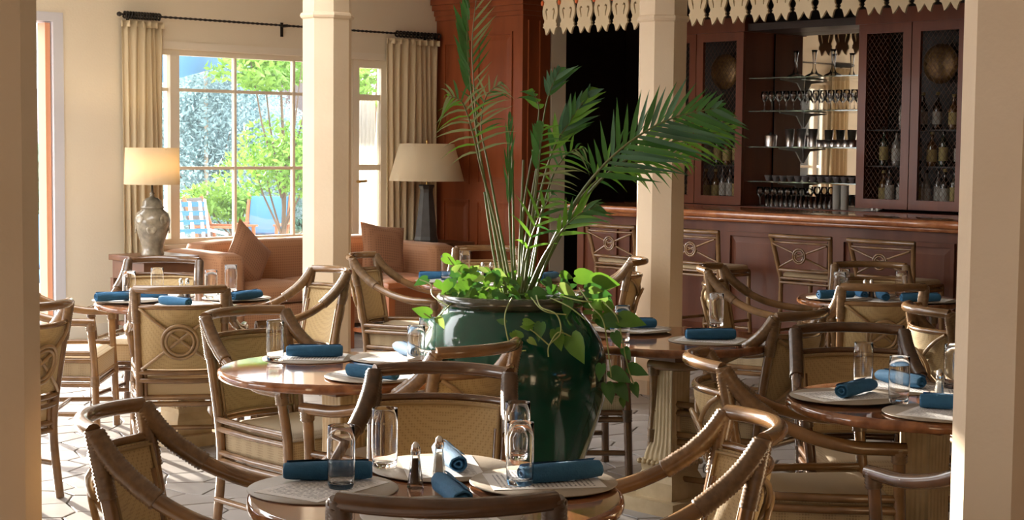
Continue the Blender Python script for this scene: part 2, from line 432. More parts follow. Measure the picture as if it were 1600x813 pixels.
# doorway at the left, with casing and a folded-back orange leaf edge
struct(MB().box(5.975, 6.06, YW-.015, YW+.24, 0, 2.54).box(3.7, 5.975, YW-.015, YW+.24, 2.47, 2.54).build('trim_3', 'grey_trim'))
d2 = struct(thing('door_2', None, None, (5.94, YW+.3, 0)))
wpart(MB().box(5.925, 5.968, YW+.02, YW+.14, .01, 2.46), 'door_edge', 'orange_trim', d2)

# octagonal columns -----------------------------------------------------------
def column(name, px, D, label, half=.145, side=0):
    p = atd(px, 230, D); r = half/math.cos(PI/8)
    t = thing(name, label, 'column', (p.x, p.y, 0), 0, 'octagonal columns')
    def octo(rr, z0, z1, mb): 
        return mb.lathe([(rr, z0), (rr, z1)], 8, smooth=False)
    octo(r, .12, CZ, MB()).build('shaft', 'column_plaster', t)
    mb = MB(); mb.lathe([(r+.04, 0), (r+.04, .09), (r+.02, .12), (r, .13)], 8, smooth=False); mb.build('base', 'column_plaster', t)
    zb = 2.35
    mb = MB(); mb.lathe([(r, zb-.02), (r+.012, zb-.012), (r+.018, zb), (r+.012, zb+.015), (r, zb+.022)], 8, smooth=False); mb.build('collar', 'column_plaster', t)
    return t
column('column', 511, 10.2, 'cream octagonal column in front of the rust sofa')
column('column', 1033, 10.2, 'cream octagonal column in front of the bar stools')
def near_col(edge_px, sgn, D, label):
    lat = (edge_px-800)/FPX*D + sgn*.152
    column('column', 800+lat/D*FPX, D, label)
near_col(52, -1, 3.9, 'nearest cream column at the left edge of the picture')
near_col(1507, 1, 3.7, 'nearest cream column at the right edge of the picture')

# ================================================================== CURTAINS AND ROD
rod = thing('curtain_rod', 'twisted black iron curtain rod spanning above the window', 'curtain rod', (8.1, YW-.09, 2.555))
def rp(x, z=2.555, y=YW-.09): return (x-8.1, y-(YW-.09), z-2.555)
tw = []
for i in range(140):
    x = 6.52+(9.74-6.52)*i/139
    tw.append(rp(x, 2.555))
MB().tube(tw, [.011 if i % 2 else .0065 for i in range(140)], 6).build('pole', 'iron', rod)
for x in (6.50, 9.76):
    MB().lathe([(.0, -.02), (.018, -.012), (.022, 0), (.018, .012), (0, .02)], 10).build('finial', 'iron', rod, rp(x))
for x in (6.62, 8.10, 9.70):
    MB().box(-.008, .008, 0, .09, -.012, .012).box(-.012, .012, .078, .089, -.09, .03).build('bracket', 'iron', rod, rp(x))
def curtain(x0, x1, label, n, ztop=2.49, zbot=.05, seed=0):
    t = thing('curtain', label, 'curtain', ((x0+x1)/2, YW-.09, 0), 0, 'pleated cream curtains')
    cx = (x0+x1)/2; wd = x1-x0
    rnd = random.Random(seed); ph = [rnd.uniform(-.5, .5) for _ in range(n*2+2)]
    def fn(u, v):
        k = u*n; amp = .017+.014*(1-v); i = int(k)
        f_ = math.sin(2*PI*k+ph[i]*0.6*math.sin(PI*(k-i)))
        sq = 1-.06*math.sin(PI*v)*.6
        return (x0+u*wd-cx + .012*math.sin(v*3+u*9), amp*f_+.02*math.sin(u*7+v*2), zbot+(ztop-zbot)*v)
    o = MB().grid(fn, n*10, 14).build('panel', 'curtain', t)
    md = o.modifiers.new('s', 'SOLIDIFY'); md.thickness = .004
    # gathered rings on the rod
    for k in range(13):
        rx = (x0-cx)+.02+k*(wd*.82)/12 + (0 if x0 < 8 else wd*.14)
        pts = [(rx+.004*math.sin(3*a), .024*math.cos(a), 2.552+.024*math.sin(a)) for a in [2*PI*i/12 for i in range(12)]]
        MB().tube(pts, .0085, 6, closed=True).build('ring', 'iron', t)
    def hd(u, v): 
        return (x0+u*wd-cx, .035*math.sin(2*PI*u*n), 2.46+.05*v)
    o = MB().grid(hd, n*8, 2).build('heading', 'curtain', t); md = o.modifiers.new('s', 'SOLIDIFY'); md.thickness = .008
curtain(6.53, 6.90, 'cream pleated curtain behind the patterned jar lamp', 6, seed=1)
curtain(9.20, 9.80, 'cream pleated curtain behind the dark conical lamp', 8, seed=2)

# ================================================================== WOOD PIER AND BAR
def panel_set(t, plane, rects, m, depth=.014, frame=.022, name='panel'):
    # raised panels on a face at x=plane looking to -X; rects (y0,y1,z0,z1) in the thing's frame
    for (y0, y1, z0, z1) in rects:
        o = MB()
        fr = frame
        o.box(plane-depth, plane, y0, y1, z0, z0+fr).box(plane-depth, plane, y0, y1, z1-fr, z1)
        o.box(plane-depth, plane, y0, y0+fr, z0+fr, z1-fr).box(plane-depth, plane, y1-fr, y1, z0+fr, z1-fr)
        pn = o.build(name, m, t)
        q = MB(); a = .05
        V = [(plane, y0+fr, z0+fr), (plane, y1-fr, z0+fr), (plane, y1-fr, z1-fr), (plane, y0+fr, z1-fr),
             (plane-.010, y0+fr+a, z0+fr+a), (plane-.010, y1-fr-a, z0+fr+a), (plane-.010, y1-fr-a, z1-fr-a), (plane-.010, y0+fr+a, z1-fr-a)]
        q.add(V, [(0, 1, 5, 4), (1, 2, 6, 5), (2, 3, 7, 6), (3, 0, 4, 7), (4, 5, 6, 7)])
        q.build('field', m, pn)
pier = thing('panelled_pier', 'tall red wood panelled pier at the left end of the bar', 'wall panel', (XB, 10.915, 0))
MB().box(0, .34, -.585, .575, .0, 2.98).build('body', 'redwood', pier)
panel_set(pier, 0, [(-.46, .0, 1.20, 2.56), (.10, .46, 1.20, 2.50), (-.46, .0, .62, 1.06), (.10, .46, .62, 1.06), (-.46, .0, .14, .52), (.10, .46, .14, .52)], 'redwood')
cr = MB()
for z0, z1, e in ((2.70, 2.74, .02), (2.74, 2.79, .035), (2.79, 2.84, .06), (2.84, 2.92, .08)):
    cr.box(-e, .34, -.585-e, .575, z0, z1)
cr.build('cornice', 'redwood', pier)
MB().box(-.02, .34, -.6, .575, 0, .13).build('plinth', 'redwood', pier)
for y in (.06, .2): MB().box(y, y+.02, -.60, -.585, .2, 2.66).build('fillet', 'redwood', pier)

bar = thing('bar_counter', 'long red brown panelled bar front behind the stools', 'bar counter', (9.5, 7.0, 0))
BY0, BY1 = 3.6, 9.30
MB().box(0, .55, BY0-7, BY1-7, .0, 1.03).build('body', 'barwood', bar)
for y0, y1 in ((8.84, 9.24), (7.82, 8.73), (6.80, 7.71), (5.78, 6.69), (4.76, 5.67), (3.74, 4.65)):
    panel_set(bar, 0, [(y0-7, y1-7, .14, .93)], 'barwood', depth=.02, frame=.03)
MB().box(-.012, 0, BY0-7, BY1-7, 0, .12).build('kickboard', 'barwood', bar)
tp = thing('countertop', 'polished orange brown bar top with rounded front edge', 'counter top', (9.5, 7.0, 1.03))
MB().box(-.12, .62, BY0-7, BY1-7+.05, 0, .055, bev=.02).build('slab', 'bartop', tp)
MB().tube([(-.05, BY0-7, -.008), (-.05, BY1-7+.03, -.008)], .022, 8).build('moulding', 'bartop', tp)

# fretwork valance over the bar
def curve_mesh(name, loops, ext):
    cu = bpy.data.curves.new(name, 'CURVE'); cu.dimensions = '2D'; cu.fill_mode = 'BOTH'; cu.extrude = ext
    for lp in loops:
        sp = cu.splines.new('POLY'); sp.points.add(len(lp)-1); sp.use_cyclic_u = True
        for q, p in zip(sp.points, lp): q.co = (p[0], p[1], 0, 1)
    ob = bpy.data.objects.new(name, cu); COL.objects.link(ob)
    dg = bpy.context.evaluated_depsgraph_get(); me = bpy.data.meshes.new_from_object(ob.evaluated_get(dg))
    bpy.data.objects.remove(ob); bpy.data.curves.remove(cu); me.name = name
    return me
half = [(.0, .058), (.012, .040), (.028, .016), (.048, .0), (.056, .03), (.066, .055), (.086, .064), (.074, .078), (.082, .088), (.070, .10), (.066, .118), (.078, .14), (.087, .165), (.090, .20), (.084, .235), (.074, .26), (.070, .275), (.086, .292), (.088, .35), (.0, .35)]
loop = half[:-1]+[(-x, z) for x, z in reversed(half[1:-1])]
def slit(s):
    pts = [(.026, .205), (.034, .222), (.050, .216), (.056, .196), (.050, .172), (.042, .150), (.040, .128), (.034, .128), (.034, .150), (.036, .168), (.042, .188), (.042, .204), (.034, .208), (.030, .200)]
    return [(s*x, z) for x, z in (pts if s > 0 else pts[::-1])]
pme = curve_mesh('pendant', [loop, slit(1), slit(-1)], .009); pme.materials.append(MATS['fretwork'])
val = thing('fretwork_valance', 'cream scalloped fretwork valance hanging over the bar', 'valance', (9.5, 7.5, 2.475))
Mp = Matrix(((0, 0, 1, 0), (-1, 0, 0, 0), (0, 1, 0, 0), (0, 0, 0, 1)))
bead = MB().lathe([(0, -.022), (.010, -.015), (.014, 0), (.012, .014), (.004, .024), (0, .026)], 10).mesh('bead'); bead.materials.append(MATS['bead'])
k = 0; y = 9.64
while y > 4.6:
    o = mk('pendant', pme, val); o.matrix_local = Matrix.Translation((0, y-7.5, 0)) @ Mp
    o2 = mk('bead', bead, val, (-.016, y-7.5+.085, .262))
    y -= .1985
MB().box(-.02, .02, 4.5-7.5, 9.75-7.5, .345, .62).build('board', 'fretwork', val)
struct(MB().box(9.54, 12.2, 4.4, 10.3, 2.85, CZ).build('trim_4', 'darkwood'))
struct(MB().box(9.48, 9.54, -4, 10.33, 2.98, CZ).build('trim_5', 'fretwork'))

# back bar cabinets ---------------------------------------------------------------
XC = 11.0
def screen(w_, h_, step=.035, r=.0017):
    mb = MB()
    def clip(x0, z0, dx, dz):
        ts = []
        t0, t1 = -9, 9
        for p, d, lo, hi in ((x0, dx, 0, w_), (z0, dz, 0, h_)):
            a, b_ = (lo-p)/d, (hi-p)/d
            if a > b_: a, b_ = b_, a
            t0 = max(t0, a); t1 = min(t1, b_)
        if t1-t0 > .01:
            a = (0, x0+dx*t0, z0+dz*t0); b_ = (0, x0+dx*t1, z0+dz*t1)
            mb.tube([a, b_], r, 3, caps=False)
    k = -h_
    while k < w_+h_:
        clip(k, 0, .6, .8); clip(k, 0, -.6, .8); k += step*1.2
    return mb
def cabinet(y0, y1, z0, z1, label, doors):
    t = thing('bar_cabinet', label, 'cabinet', (XC, (y0+y1)/2, z0))
    c = (y0+y1)/2; W = y1-y0; Hh = z1-z0; dp = .42
    b_ = MB(); b_.box(.03, dp, -W/2, -W/2+.03, 0, Hh).box(.03, dp, W/2-.03, W/2, 0, Hh).box(.03, dp, -W/2+.03, W/2-.03, Hh-.04, Hh).box(.03, dp, -W/2+.03, W/2-.03, 0, .03)
    b_.build('carcass', 'cabinetwood', t)
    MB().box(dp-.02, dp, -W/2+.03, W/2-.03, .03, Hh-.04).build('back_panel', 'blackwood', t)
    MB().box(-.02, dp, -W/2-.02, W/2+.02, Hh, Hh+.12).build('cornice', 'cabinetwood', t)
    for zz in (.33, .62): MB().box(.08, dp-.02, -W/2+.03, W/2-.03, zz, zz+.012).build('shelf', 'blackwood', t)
    dw = W/doors
    for k in range(doors):
        a0 = -W/2+k*dw+.004; a1 = -W/2+(k+1)*dw-.004; f_ = .075
        d = MB().box(0, .03, a0, a0+f_, 0, Hh).box(0, .03, a1-f_, a1, 0, Hh).box(0, .03, a0+f_, a1-f_, 0, f_).box(0, .03, a0+f_, a1-f_, Hh-f_, Hh).build('door', 'cabinetwood', t)
        screen(dw-.008-2*f_, Hh-2*f_).build('wire_screen', 'brownwood', d, (.015, a0+f_, f_))
    return t
cabinet(6.64, 7.63, 1.08, 2.55, 'red wood bar cabinet with two screened doors full of bottles', 2)
cabinet(8.80, 9.86, 1.06, 2.55, 'red wood bar cabinet behind the column with screened doors', 2)
bc = thing('back_counter', 'dark wooden counter below the mirrored bar shelves', 'counter', (11.0, 8.1, 0))
MB().box(-.05, .45, 5.6-8.1, 9.95-8.1, 0, 1.02).build('body', 'darkwood', bc)
MB().box(-.08, .45, 5.6-8.1, 9.95-8.1, 1.02, 1.055).build('top', 'cabinetwood', bc)
# mirrored niche
mir = thing('bar_mirror', 'tall mirror between the bar cabinets reflecting the windows', 'mirror', (11.42, 8.2, 1.055))
MB().box(0, .012, -.54, .585, .0, 1.50).build('glass', 'mirror', mir)
MB().box(-.02, .012, -.565, -.545, 0, 1.5).build('side_panel', 'darkwood', mir)
MB().box(-.40, .012, -.54, .585, 1.5, 1.56).build('top_rail', 'darkwood', mir)
mat('shelf_glass', (.55, .68, .65), .03, trans=.85)
SH = [2.150, 1.868, 1.563, 1.268]
for i, z in enumerate(SH):
    o = MB().box(-.17, .19, -.54, .57, -.005, .005).build('glass_shelf', 'shelf_glass', None, (11.22, 8.2, z))
    tag(o, ['top', 'second', 'third', 'lowest'][i]+' glass shelf in front of the bar mirror', 'shelf', 'glass shelves of the bar mirror')
    br = MB().add([(-.13, -.006, -.012), (.19, -.006, -.012), (.19, -.006, -.14), (.15, -.006, -.10), (.10, -.006, -.04), (-.13, -.006, -.02),
                   (-.13, .006, -.012), (.19, .006, -.012), (.19, .006, -.14), (.15, .006, -.10), (.10, .006, -.04), (-.13, .006, -.02)],
                  [(0, 1, 2, 3, 4, 5), (11, 10, 9, 8, 7, 6)]+[(k, (k+1) % 6+0, (k+1) % 6+6, k+6) for k in range(6)])
    br.build('bracket', 'label_white', o, (0, .27, 0)).location = (0, .27, .004)

# bar glassware -------------------------------------------------------------------
def lathe_mesh(name, prof, m, seg=14):
    me = MB().lathe(prof, seg).mesh(name); me.materials.append(MATS[m]); return me
thinglass('bar_glass', (.95, .94, .92), .20, .05)
wine = lathe_mesh('wine_glass', [(.03, 0), (.03, .003), (.005, .008), (.004, .07), (.012, .08), (.030, .105), (.033, .13), (.028, .165), (.026, .165), (.030, .13), (.010, .086), (0, .084)], 'bar_glass')
tumb = lathe_mesh('tumbler', [(.027, 0), (.031, .10), (.029, .10), (.025, .008), (0, .008)], 'bar_glass')
coupe = lathe_mesh('footed_glass', [(.075, 0), (.074, .008), (.03, .03), (.014, .07), (.013, .13), (.020, .20), (.026, .22), (.024, .22), (.012, .15), (0, .10)], 'bar_glass')
shaker = lathe_mesh('steel_shaker', [(.030, 0), (.030, .004), (.042, .15), (.040, .15), (.028, .01), (0, .01)], 'steel')
bowl = lathe_mesh('metal_cup', [(.03, 0), (.036, .06), (.034, .06), (.028, .006), (0, .006)], 'steel')
cup = lathe_mesh('stacked_cup', [(.02, 0), (.034, .035), (.036, .05), (.033, .05), (.018, .006), (0, .006)], 'cushion_dark')
ORD = ['first', 'second', 'third', 'fourth', 'fifth', 'sixth', 'seventh', 'eighth', 'ninth', 'tenth', 'eleventh', 'twelfth', 'thirteenth', 'fourteenth']
def row(me, name, xs, z, n, y0, y1, label, cat, group):
    for i in range(n):
        yy = y0+(y1-y0)*i/max(n-1, 1)
        tag(mk(name, me, None, (xs, yy, z)), ORD[i]+' from left, '+label, cat, group)
row(coupe, 'footed_glass', 11.15, SH[0]+.006, 3, 8.36, 7.98, 'wide footed glass standing on the top mirror shelf', 'glass', 'footed glasses on the top mirror shelf')
row(wine, 'wine_glass', 11.12, SH[1]+.006, 13, 8.66, 7.74, 'small stemmed glass in the row on the second mirror shelf', 'glass', 'stemmed glasses on the second mirror shelf')
row(shaker, 'steel_shaker', 11.14, SH[2]+.006, 3, 8.40, 8.16, 'tapered steel shaker standing on the third mirror shelf', 'shaker', 'steel shakers on the third mirror shelf')
row(bowl, 'metal_cup', 11.14, SH[2]+.006, 6, 8.08, 7.76, 'low metal cup beside the steel shakers on the mirror shelf', 'cup', 'metal cups on the third mirror shelf')
tag(mk('metal_pot', lathe_mesh('metal_pot', [(.05, 0), (.055, .09), (.05, .10), (.012, .105), (.01, .12), (0, .12)], 'steel'), None, (11.14, 8.60, SH[2]+.006)), 'squat lidded metal pot at the left end of the third mirror shelf', 'pot')
row(cup, 'stacked_cup', 11.12, SH[3]+.006, 12, 8.60, 7.74, 'small dark cup in the row on the lowest mirror shelf', 'cup', 'dark cups on the lowest mirror shelf')
row(tumb, 'tumbler', 11.05, 1.056, 14, 8.55, 7.90, 'tumbler in the front row on the back counter', 'glass', 'tumblers on the back counter')
row(wine, 'wine_glass', 11.16, 1.056, 8, 8.72, 8.20, 'stemmed glass in the back row on the back counter', 'glass', 'stemmed glasses on the back counter')
row(lathe_mesh('cup_stack', [(.03, 0), (.034, .20), (.03, .20), (0, .19)], 'label_white'), 'cup_stack', 11.03, 1.056, 2, 7.83, 7.75, 'tall white sleeve of cups at the right end of the back counter', 'cups', 'white cup sleeves')

# bottles ------------------------------------------------------------------------
def bottle(kind, h, r, lab):
    root = thing('bottle', 'x', 'bottle')
    MB().lathe([(r*.95, 0), (r, .006), (r, h*.58), (r*.85, h*.66), (r*.36, h*.76), (r*.32, h*.95), (r*.38, h*.955), (r*.38, h), (0, h)], 14).build('body', 'bottle_%d' % kind, root)
    MB().lathe([(r+.0008, h*.14), (r+.0012, h*.15), (r+.0012, h*.48), (r+.0008, h*.49)], 14).build('label_band', lab, root)
    MB().lathe([(r*.42, h*.93), (r*.42, h+.004), (0, h+.005)], 10).build('cap', 'label_yellow' if kind in (0, 2) else 'iron', root)
    return root
protos = [bottle(0, .29, .037, 'label_white'), bottle(1, .31, .036, 'label_yellow'), bottle(2, .27, .040, 'label_yellow'), bottle(3, .28, .038, 'label_white'), bottle(4, .32, .035, 'label_white')]
rb = random.Random(5); first = {}
def put_bottle(kind, y, x, z, label, group):
    if kind not in first: first[kind] = 1; o = protos[kind]
    else: o = copy_tree(protos[kind])
    o.location = (x, y, z); o.rotation_euler = (0, 0, rb.uniform(0, 6)); tag(o, label, 'bottle', group)
bi = 0
for (ya, yb, side, zb) in ((6.76, 7.52, 'in the right screened bar cabinet', 1.08), (8.92, 9.74, 'in the bar cabinet behind the column', 1.06)):
    for lvl, (dz, n, word) in enumerate(((.031, 9, 'bottom'), (.343, 7, 'middle'), (.633, 5, 'top'))):
        for i in range(n):
            yy = yb-(yb-ya)*(i+.5)/n+rb.uniform(-.012, .012)
            if lvl == 2 and side.startswith('in the right') and i < 1: continue
            put_bottle(rb.randrange(5), yy, XC+.16+rb.uniform(-.02, .03), zb+dz, '%s bottle from left on the %s shelf %s' % (ORD[i], word, side), 'bottles on the %s shelf %s' % (word, side))
for y, z, s in ((7.06, 2.235, 'right screened'), (9.25, 2.23, 'column-side')):
    o = MB().lathe([(0, .03), (.05, .026), (.11, .012), (.158, 0), (.156, -.006), (.10, .004), (0, .02)], 28).build('gold_disc', 'gold_disc', None, (XC+.30, y, z))
    o.rotation_euler = (0, -PI/2, 0)
    tag(o, 'round woven gold tray hung high inside the %s bar cabinet' % s, 'tray', 'gold trays in the bar cabinets')

# ================================================================== CHAIRS
def arc_rail(z, ys, ye, half_w, bow, n=10, rise=0):
    return [(half_w*(2*i/n-1), ys-bow*(1-(2*i/n-1)**2), z+rise*(1-(2*i/n-1)**2)) for i in range(n+1)]
def post_y(z):
    ks = [(0, -.25), (.33, -.235), (.46, -.25), (.66, -.285), (.862, -.325)]
    for (a, ya), (b_, yb) in zip(ks, ks[1:]):
        if z <= b_: return ya+(yb-ya)*(z-a)/(b_-a)
    return ks[-1][1]
def post_x(z): return .196+.012*max(0, (z-.33)/.53)
def wrap(mb, pts, r, rid=.0030, step=.0046):
    P = crom(pts, 8); L_ = [0]
    for a, b_ in zip(P, P[1:]): L_.append(L_[-1]+(b_-a).length)
    n = max(6, int(L_[-1]/step)); Q = []
    for i in range(n+1):
        s_ = L_[-1]*i/n; k = 0
        while k < len(P)-2 and L_[k+1] < s_: k += 1
        t = (s_-L_[k])/max(1e-6, L_[k+1]-L_[k]); Q.append(P[k].lerp(P[k+1], t))
    mb.tube(Q, [r+(rid if i % 2 else 0)+random.uniform(-.0006, .0006) for i in range(n+1)], 10)
def make_chair(name, rm, bmn):
    t = thing(name, 'x', 'chair')
    TZ = .862
    MB().tube(arc_rail(TZ, -.325, 0, .208, .082, 16, .003), .0205, 10).build('top_rail', rm, t)
    MB().tube(arc_rail(.778, post_y(.778), 0, .204, .074, 16), .0125, 8).build('panel_rail', rm, t)
    # upholstered back panel, bowed
    def bx(z): return post_x(z)-.016
    def bk(u, v, off):
        z = .475+.295*v; x = bx(z)*(2*u-1); y = post_y(z)-.072*(1-(2*u-1)**2)*(.45+.55*v)+off
        e = min(u, 1-u, v, 1-v); off2 = .006*min(1, e*12)
        return (x, y+(off2 if off > 0 else -off2), z)
    mb = MB(); mb.grid(lambda u, v: bk(1-u, v, .010), 12, 10); mb.grid(lambda u, v: bk(u, v, -.010), 12, 10)
    edge = [(i/12, 0) for i in range(12)]+[(1, j/10) for j in range(10)]+[(1-i/12, 1) for i in range(12)]+[(0, 1-j/10) for j in range(10)]
    V = [bk(u, v, .010) for u, v in edge]+[bk(u, v, -.010) for u, v in edge]; ne = len(edge)
    mb.add(V, [(k, k+ne, (k+1) % ne+ne, (k+1) % ne) for k in range(ne)], True)
    bp = mb.build('back_panel', 'upholstery', t)
    MB().tube([Vector(bk(u*.96+.02, v*.95+.025, .012))+Vector((0, .004, 0)) for u, v in edge], .0055, 6, closed=True).build('piping', 'piping', bp)
    for z in (.458, .418): MB().tube(arc_rail(z, post_y(z)-.006, 0, post_x(z), .045, 10), .013, 8).build('back_rail', rm, t)
    # crossed rods and target rings on the outside of the back
    def bo(u, v, off=-.024): 
        p = bk(u, v, 0); return (p[0], p[1]+off, p[2])
    for sgn in (0, 1):
        MB().tube([bo(i/12 if sgn else 1-i/12, i/12, -.022-.004*sgn) for i in range(13)], .0085, 7).build('cross_rod', rm+'_light' if rm == 'rattan' else rm, t)
    for rr, r2 in ((.082, .0085), (.064, .0075)):
        ring = []
        for i in range(28):
            a = 2*PI*i/28; u = .5+rr*math.cos(a)/.37; v = .47+rr*math.sin(a)/.295
            ring.append(bo(u, v, -.034))
        MB().tube(ring, r2, 7, closed=True).build('target_ring', rm+'_light' if rm == 'rattan' else rm, t)
    # posts, arms, front legs with hide bindings
    for s in (-1, 1):
        pp = [(s*.208, -.262, 0), (s*.198, -.238, .25), (s*post_x(.42), post_y(.42), .42), (s*post_x(.66), post_y(.66), .66), (s*.208, -.325, .864)]
        po = MB().tube(crom(pp, 5), .019, 9).build('rear_leg', rm, t)
        MB().tube([(s*(post_x(z)-.028), post_y(z)+.004, z) for z in (.30, .42, .55, .70)], .010, 7).build('inner_rod', rm, po)
        mb = MB(); wrap(mb, [(s*.208, -.325, .868), (s*post_x(.80), post_y(.80), .80), (s*post_x(.70), post_y(.70), .70)], .0215); mb.build('binding', bmn, po)
        ap = [(s*.209, -.322, .858), (s*.213, -.285, .805), (s*.221, -.235, .755), (s*.234, -.165, .705), (s*.254, -.06, .658), (s*.277, .07, .630), (s*.285, .17, .626), (s*.287, .238, .624)]
        ar = MB().tube(crom(ap, 5), .0215, 10).build('arm', rm, t)
        mb = MB(); wrap(mb, ap[:4], .0245); mb.build('binding', bmn, ar)
        fl = [(s*.270, .245, 0), (s*.264, .235, .30), (s*.262, .228, .44), (s*.272, .222, .53), (s*.284, .217, .612)]
        lg = MB().tube(crom(fl, 5), .0195, 9).build('front_leg', rm, t)
        mb = MB(); wrap(mb, [(s*.280, .219, .582), (s*.285, .217, .628)], .0235); mb.build('binding', bmn, lg)
        for z, r_ in ((.462, .014), (.425, .014), (.332, .014), (.300, .014)):
            MB().tube([(s*(post_x(z)+.004), post_y(z), z), (s*.245, 0, z), (s*.262, .232, z)], r_, 8).build('side_rail', rm, t)
        MB().tube([(s*.213, -.250, .145), (s*.268, .240, .145)], .013, 8).build('stretcher', rm, t)
        mb = MB(); wrap(mb, [(s*.263, .233, .29), (s*.262, .232, .345)], .0235, .0018); mb.build('joint_binding', bmn, lg)
    for z in (.332, .300):
        MB().tube([(-.262, .232, z), (.262, .232, z)], .014, 8).build('front_rail', rm, t)
        MB().tube([(-post_x(z), post_y(z), z), (post_x(z), post_y(z), z)], .014, 8).build('back_rail', rm, t)
    MB().tube([(-.24, .0, .145), (.24, .0, .145)], .012, 8).build('stretcher', rm, t)
    # boxed seat cushion
    def seat(u, v):
        x = (2*u-1); y = -.232+.470*v; hw = .188+.058*v
        e = min(1, min(u, 1-u, v, 1-v)*9)
        return (x*hw, y, .432+.028*math.sqrt(e))
    mb = MB(); mb.grid(seat, 14, 14)
    ed = [(i/14, 0) for i in range(14)]+[(1, j/14) for j in range(14)]+[(1-i/14, 1) for i in range(14)]+[(0, 1-j/14) for j in range(14)]
    top = [Vector(seat(*e)) for e in ed]; bot = [Vector((p.x, p.y, .33)) for p in top]; n = len(ed)
    mb.add(top+bot, [(k, k+n, (k+1) % n+n, (k+1) % n) for k in range(n)], True); mb.add(bot, [tuple(range(n))])
    so_ = mb.build('seat_cushion', 'seat_fabric', t)
    MB().tube([p+Vector((0, 0, .001)) for p in top], .005, 6, closed=True).build('piping', 'piping', so_)
    return t
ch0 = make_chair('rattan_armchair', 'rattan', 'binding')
ch1 = make_chair('rattan_armchair', 'rattan_shaded', 'binding_shaded')
used = {0: 0, 1: 0}
def chair(bx_, by_, face, label, kind=0, back=True, group='rattan target-back armchairs'):
    f = R(face)
    if back: c = Vector((bx_+.335*math.cos(f), by_+.335*math.sin(f), 0))
    else: c = Vector((bx_, by_, 0))
    src = ch1 if kind else ch0
    o = src if not used[kind] else copy_tree(src)
    used[kind] = 1
    o.location = c; o.rotation_euler = (0, 0, f-PI/2); tag(o, label, 'chair', group)
    return o
# nearest table
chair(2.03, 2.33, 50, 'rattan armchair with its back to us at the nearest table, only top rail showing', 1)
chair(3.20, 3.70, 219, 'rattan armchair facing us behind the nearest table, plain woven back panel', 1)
chair(2.03, 3.60, -46, 'rattan armchair at the lower left corner facing right with wrapped posts', 0)
chair(3.16, 2.49, 141, 'rattan armchair right of the nearest table facing left, sunlit curved rail', 0)
# middle left table
chair(3.69, 5.50, -84, 'rattan armchair pushed against the left side of the middle polished table', 0)
chair(3.68, 4.06, 97, 'rattan armchair seen from behind between the green jar and the middle table', 0)
# far left table
chair(4.07, 6.60, 55, 'rattan armchair with target ring back in front of the far left table', 0)
chair(5.00, 8.28, 226, 'rattan armchair beyond the far left table below the jar lamp', 1)
chair(5.30, 7.06, 170, 'rattan armchair right of the far left table with sun-bleached seat back', 0)
chair(4.10, 7.84, -40, 'rattan armchair left of the far left table facing right', 0, back=False)
chair(3.18, 6.28, 110, 'rattan armchair cut off by the left column showing its target ring', 0)
# table behind the jar
chair(6.14, 7.86, -58, 'rattan armchair beside the column in front of the sofa, facing right', 0)
chair(7.23, 6.60, 130, 'rattan armchair left of the right middle column with sunlit rail ends', 0)
chair(7.28, 7.97, 228, 'rattan armchair beyond the table behind the green jar', 0)
# middle right table
chair(5.50, 4.06, 98, 'rattan armchair at the middle right table, target ring turned to us', 0)
chair(5.40, 5.34, -35, 'rattan armchair half hidden by the green jar and trailing vines', 1, back=False)
# right front table
chair(4.06, 3.36, -43, 'rattan armchair left of the right front table with brightly sunlit back', 0)
chair(5.15, 3.585, 229, 'shaded rattan armchair facing us behind the right front table', 1)
chair(4.08, 2.31, 68, 'shaded rattan armchair in front of the right table, one arm showing by the column', 1, back=False)
chair(6.09, 3.84, -34, 'rattan armchair with blazing sunlit back beside the right column', 0)
# far right table
chair(6.90, 4.60, 47, 'rattan armchair with its target ring back before the far right table', 0)
chair(8.13, 5.52, 222, 'rattan armchair beyond the far right table close to the bar', 0)
chair(7.17, 5.93, -62, 'rattan armchair left of the far right table in front of the bar panels', 0)

# bar stools -------------------------------------------------------------------
def make_stool():
    t = thing('bar_stool', 'x', 'stool'); rm = 'rattan'
    TZ = .955
    def py(z): return -.17-.07*max(0, (z-.66)/.30)
    def pxx(z): return .205+.04*max(0, (z-.66)/.30)
    MB().tube(arc_rail(TZ, py(TZ), 0, .255, .03, 10), .017, 8).build('top_rail', rm, t)
    MB().tube(arc_rail(.722, py(.722), 0, .215, .02, 10), .013, 8).build('back_rail', rm, t)
    MB().tube(arc_rail(.915, py(.915), 0, .235, .03, 10), .009, 7).build('back_rail', rm, t)
    for s in (-1, 1):
        MB().tube([(s*.225, -.20, 0), (s*.205, -.17, .45), (s*.205, -.17, .66), (s*.245, py(TZ), TZ+.008)], .017, 8).build('rear_leg', rm, t)
        MB().tube([(s*.215, py(.74), .735), (s*.02, py(.82)-.03, .82), (-s*.225, py(.91)-.02, .905)], .008, 6).build('cross_rod', rm, t)
        MB().tube([(s*.225, .20, 0), (s*.205, .17, .45), (s*.205, .17, .66)], .017, 8).build('front_leg', rm, t)
        for z in (.30, .635, .665): MB().tube([(s*.208, -.172, z), (s*.208, .172, z)], .012, 7).build('side_rail', rm, t)
    for z in (.24, .635, .665):
        for y in (-.175, .175): MB().tube([(-.208, y, z), (.208, y, z)], .012, 7).build('cross_rail', rm, t)
    MB().tube([(.05*math.cos(a), py(.83)-.036, .825+.05*math.sin(a)) for a in [2*PI*i/20 for i in range(20)]], .0075, 6, closed=True).build('target_ring', rm, t)
    MB().tube([(.036*math.cos(a), py(.83)-.036, .825+.036*math.sin(a)) for a in [2*PI*i/20 for i in range(20)]], .0065, 6, closed=True).build('target_ring', rm, t)
    MB().box(-.20, .20, -.165, .18, .655, .705, bev=.02).build('seat', 'seat_fabric', t)
    return t
st0 = make_stool()
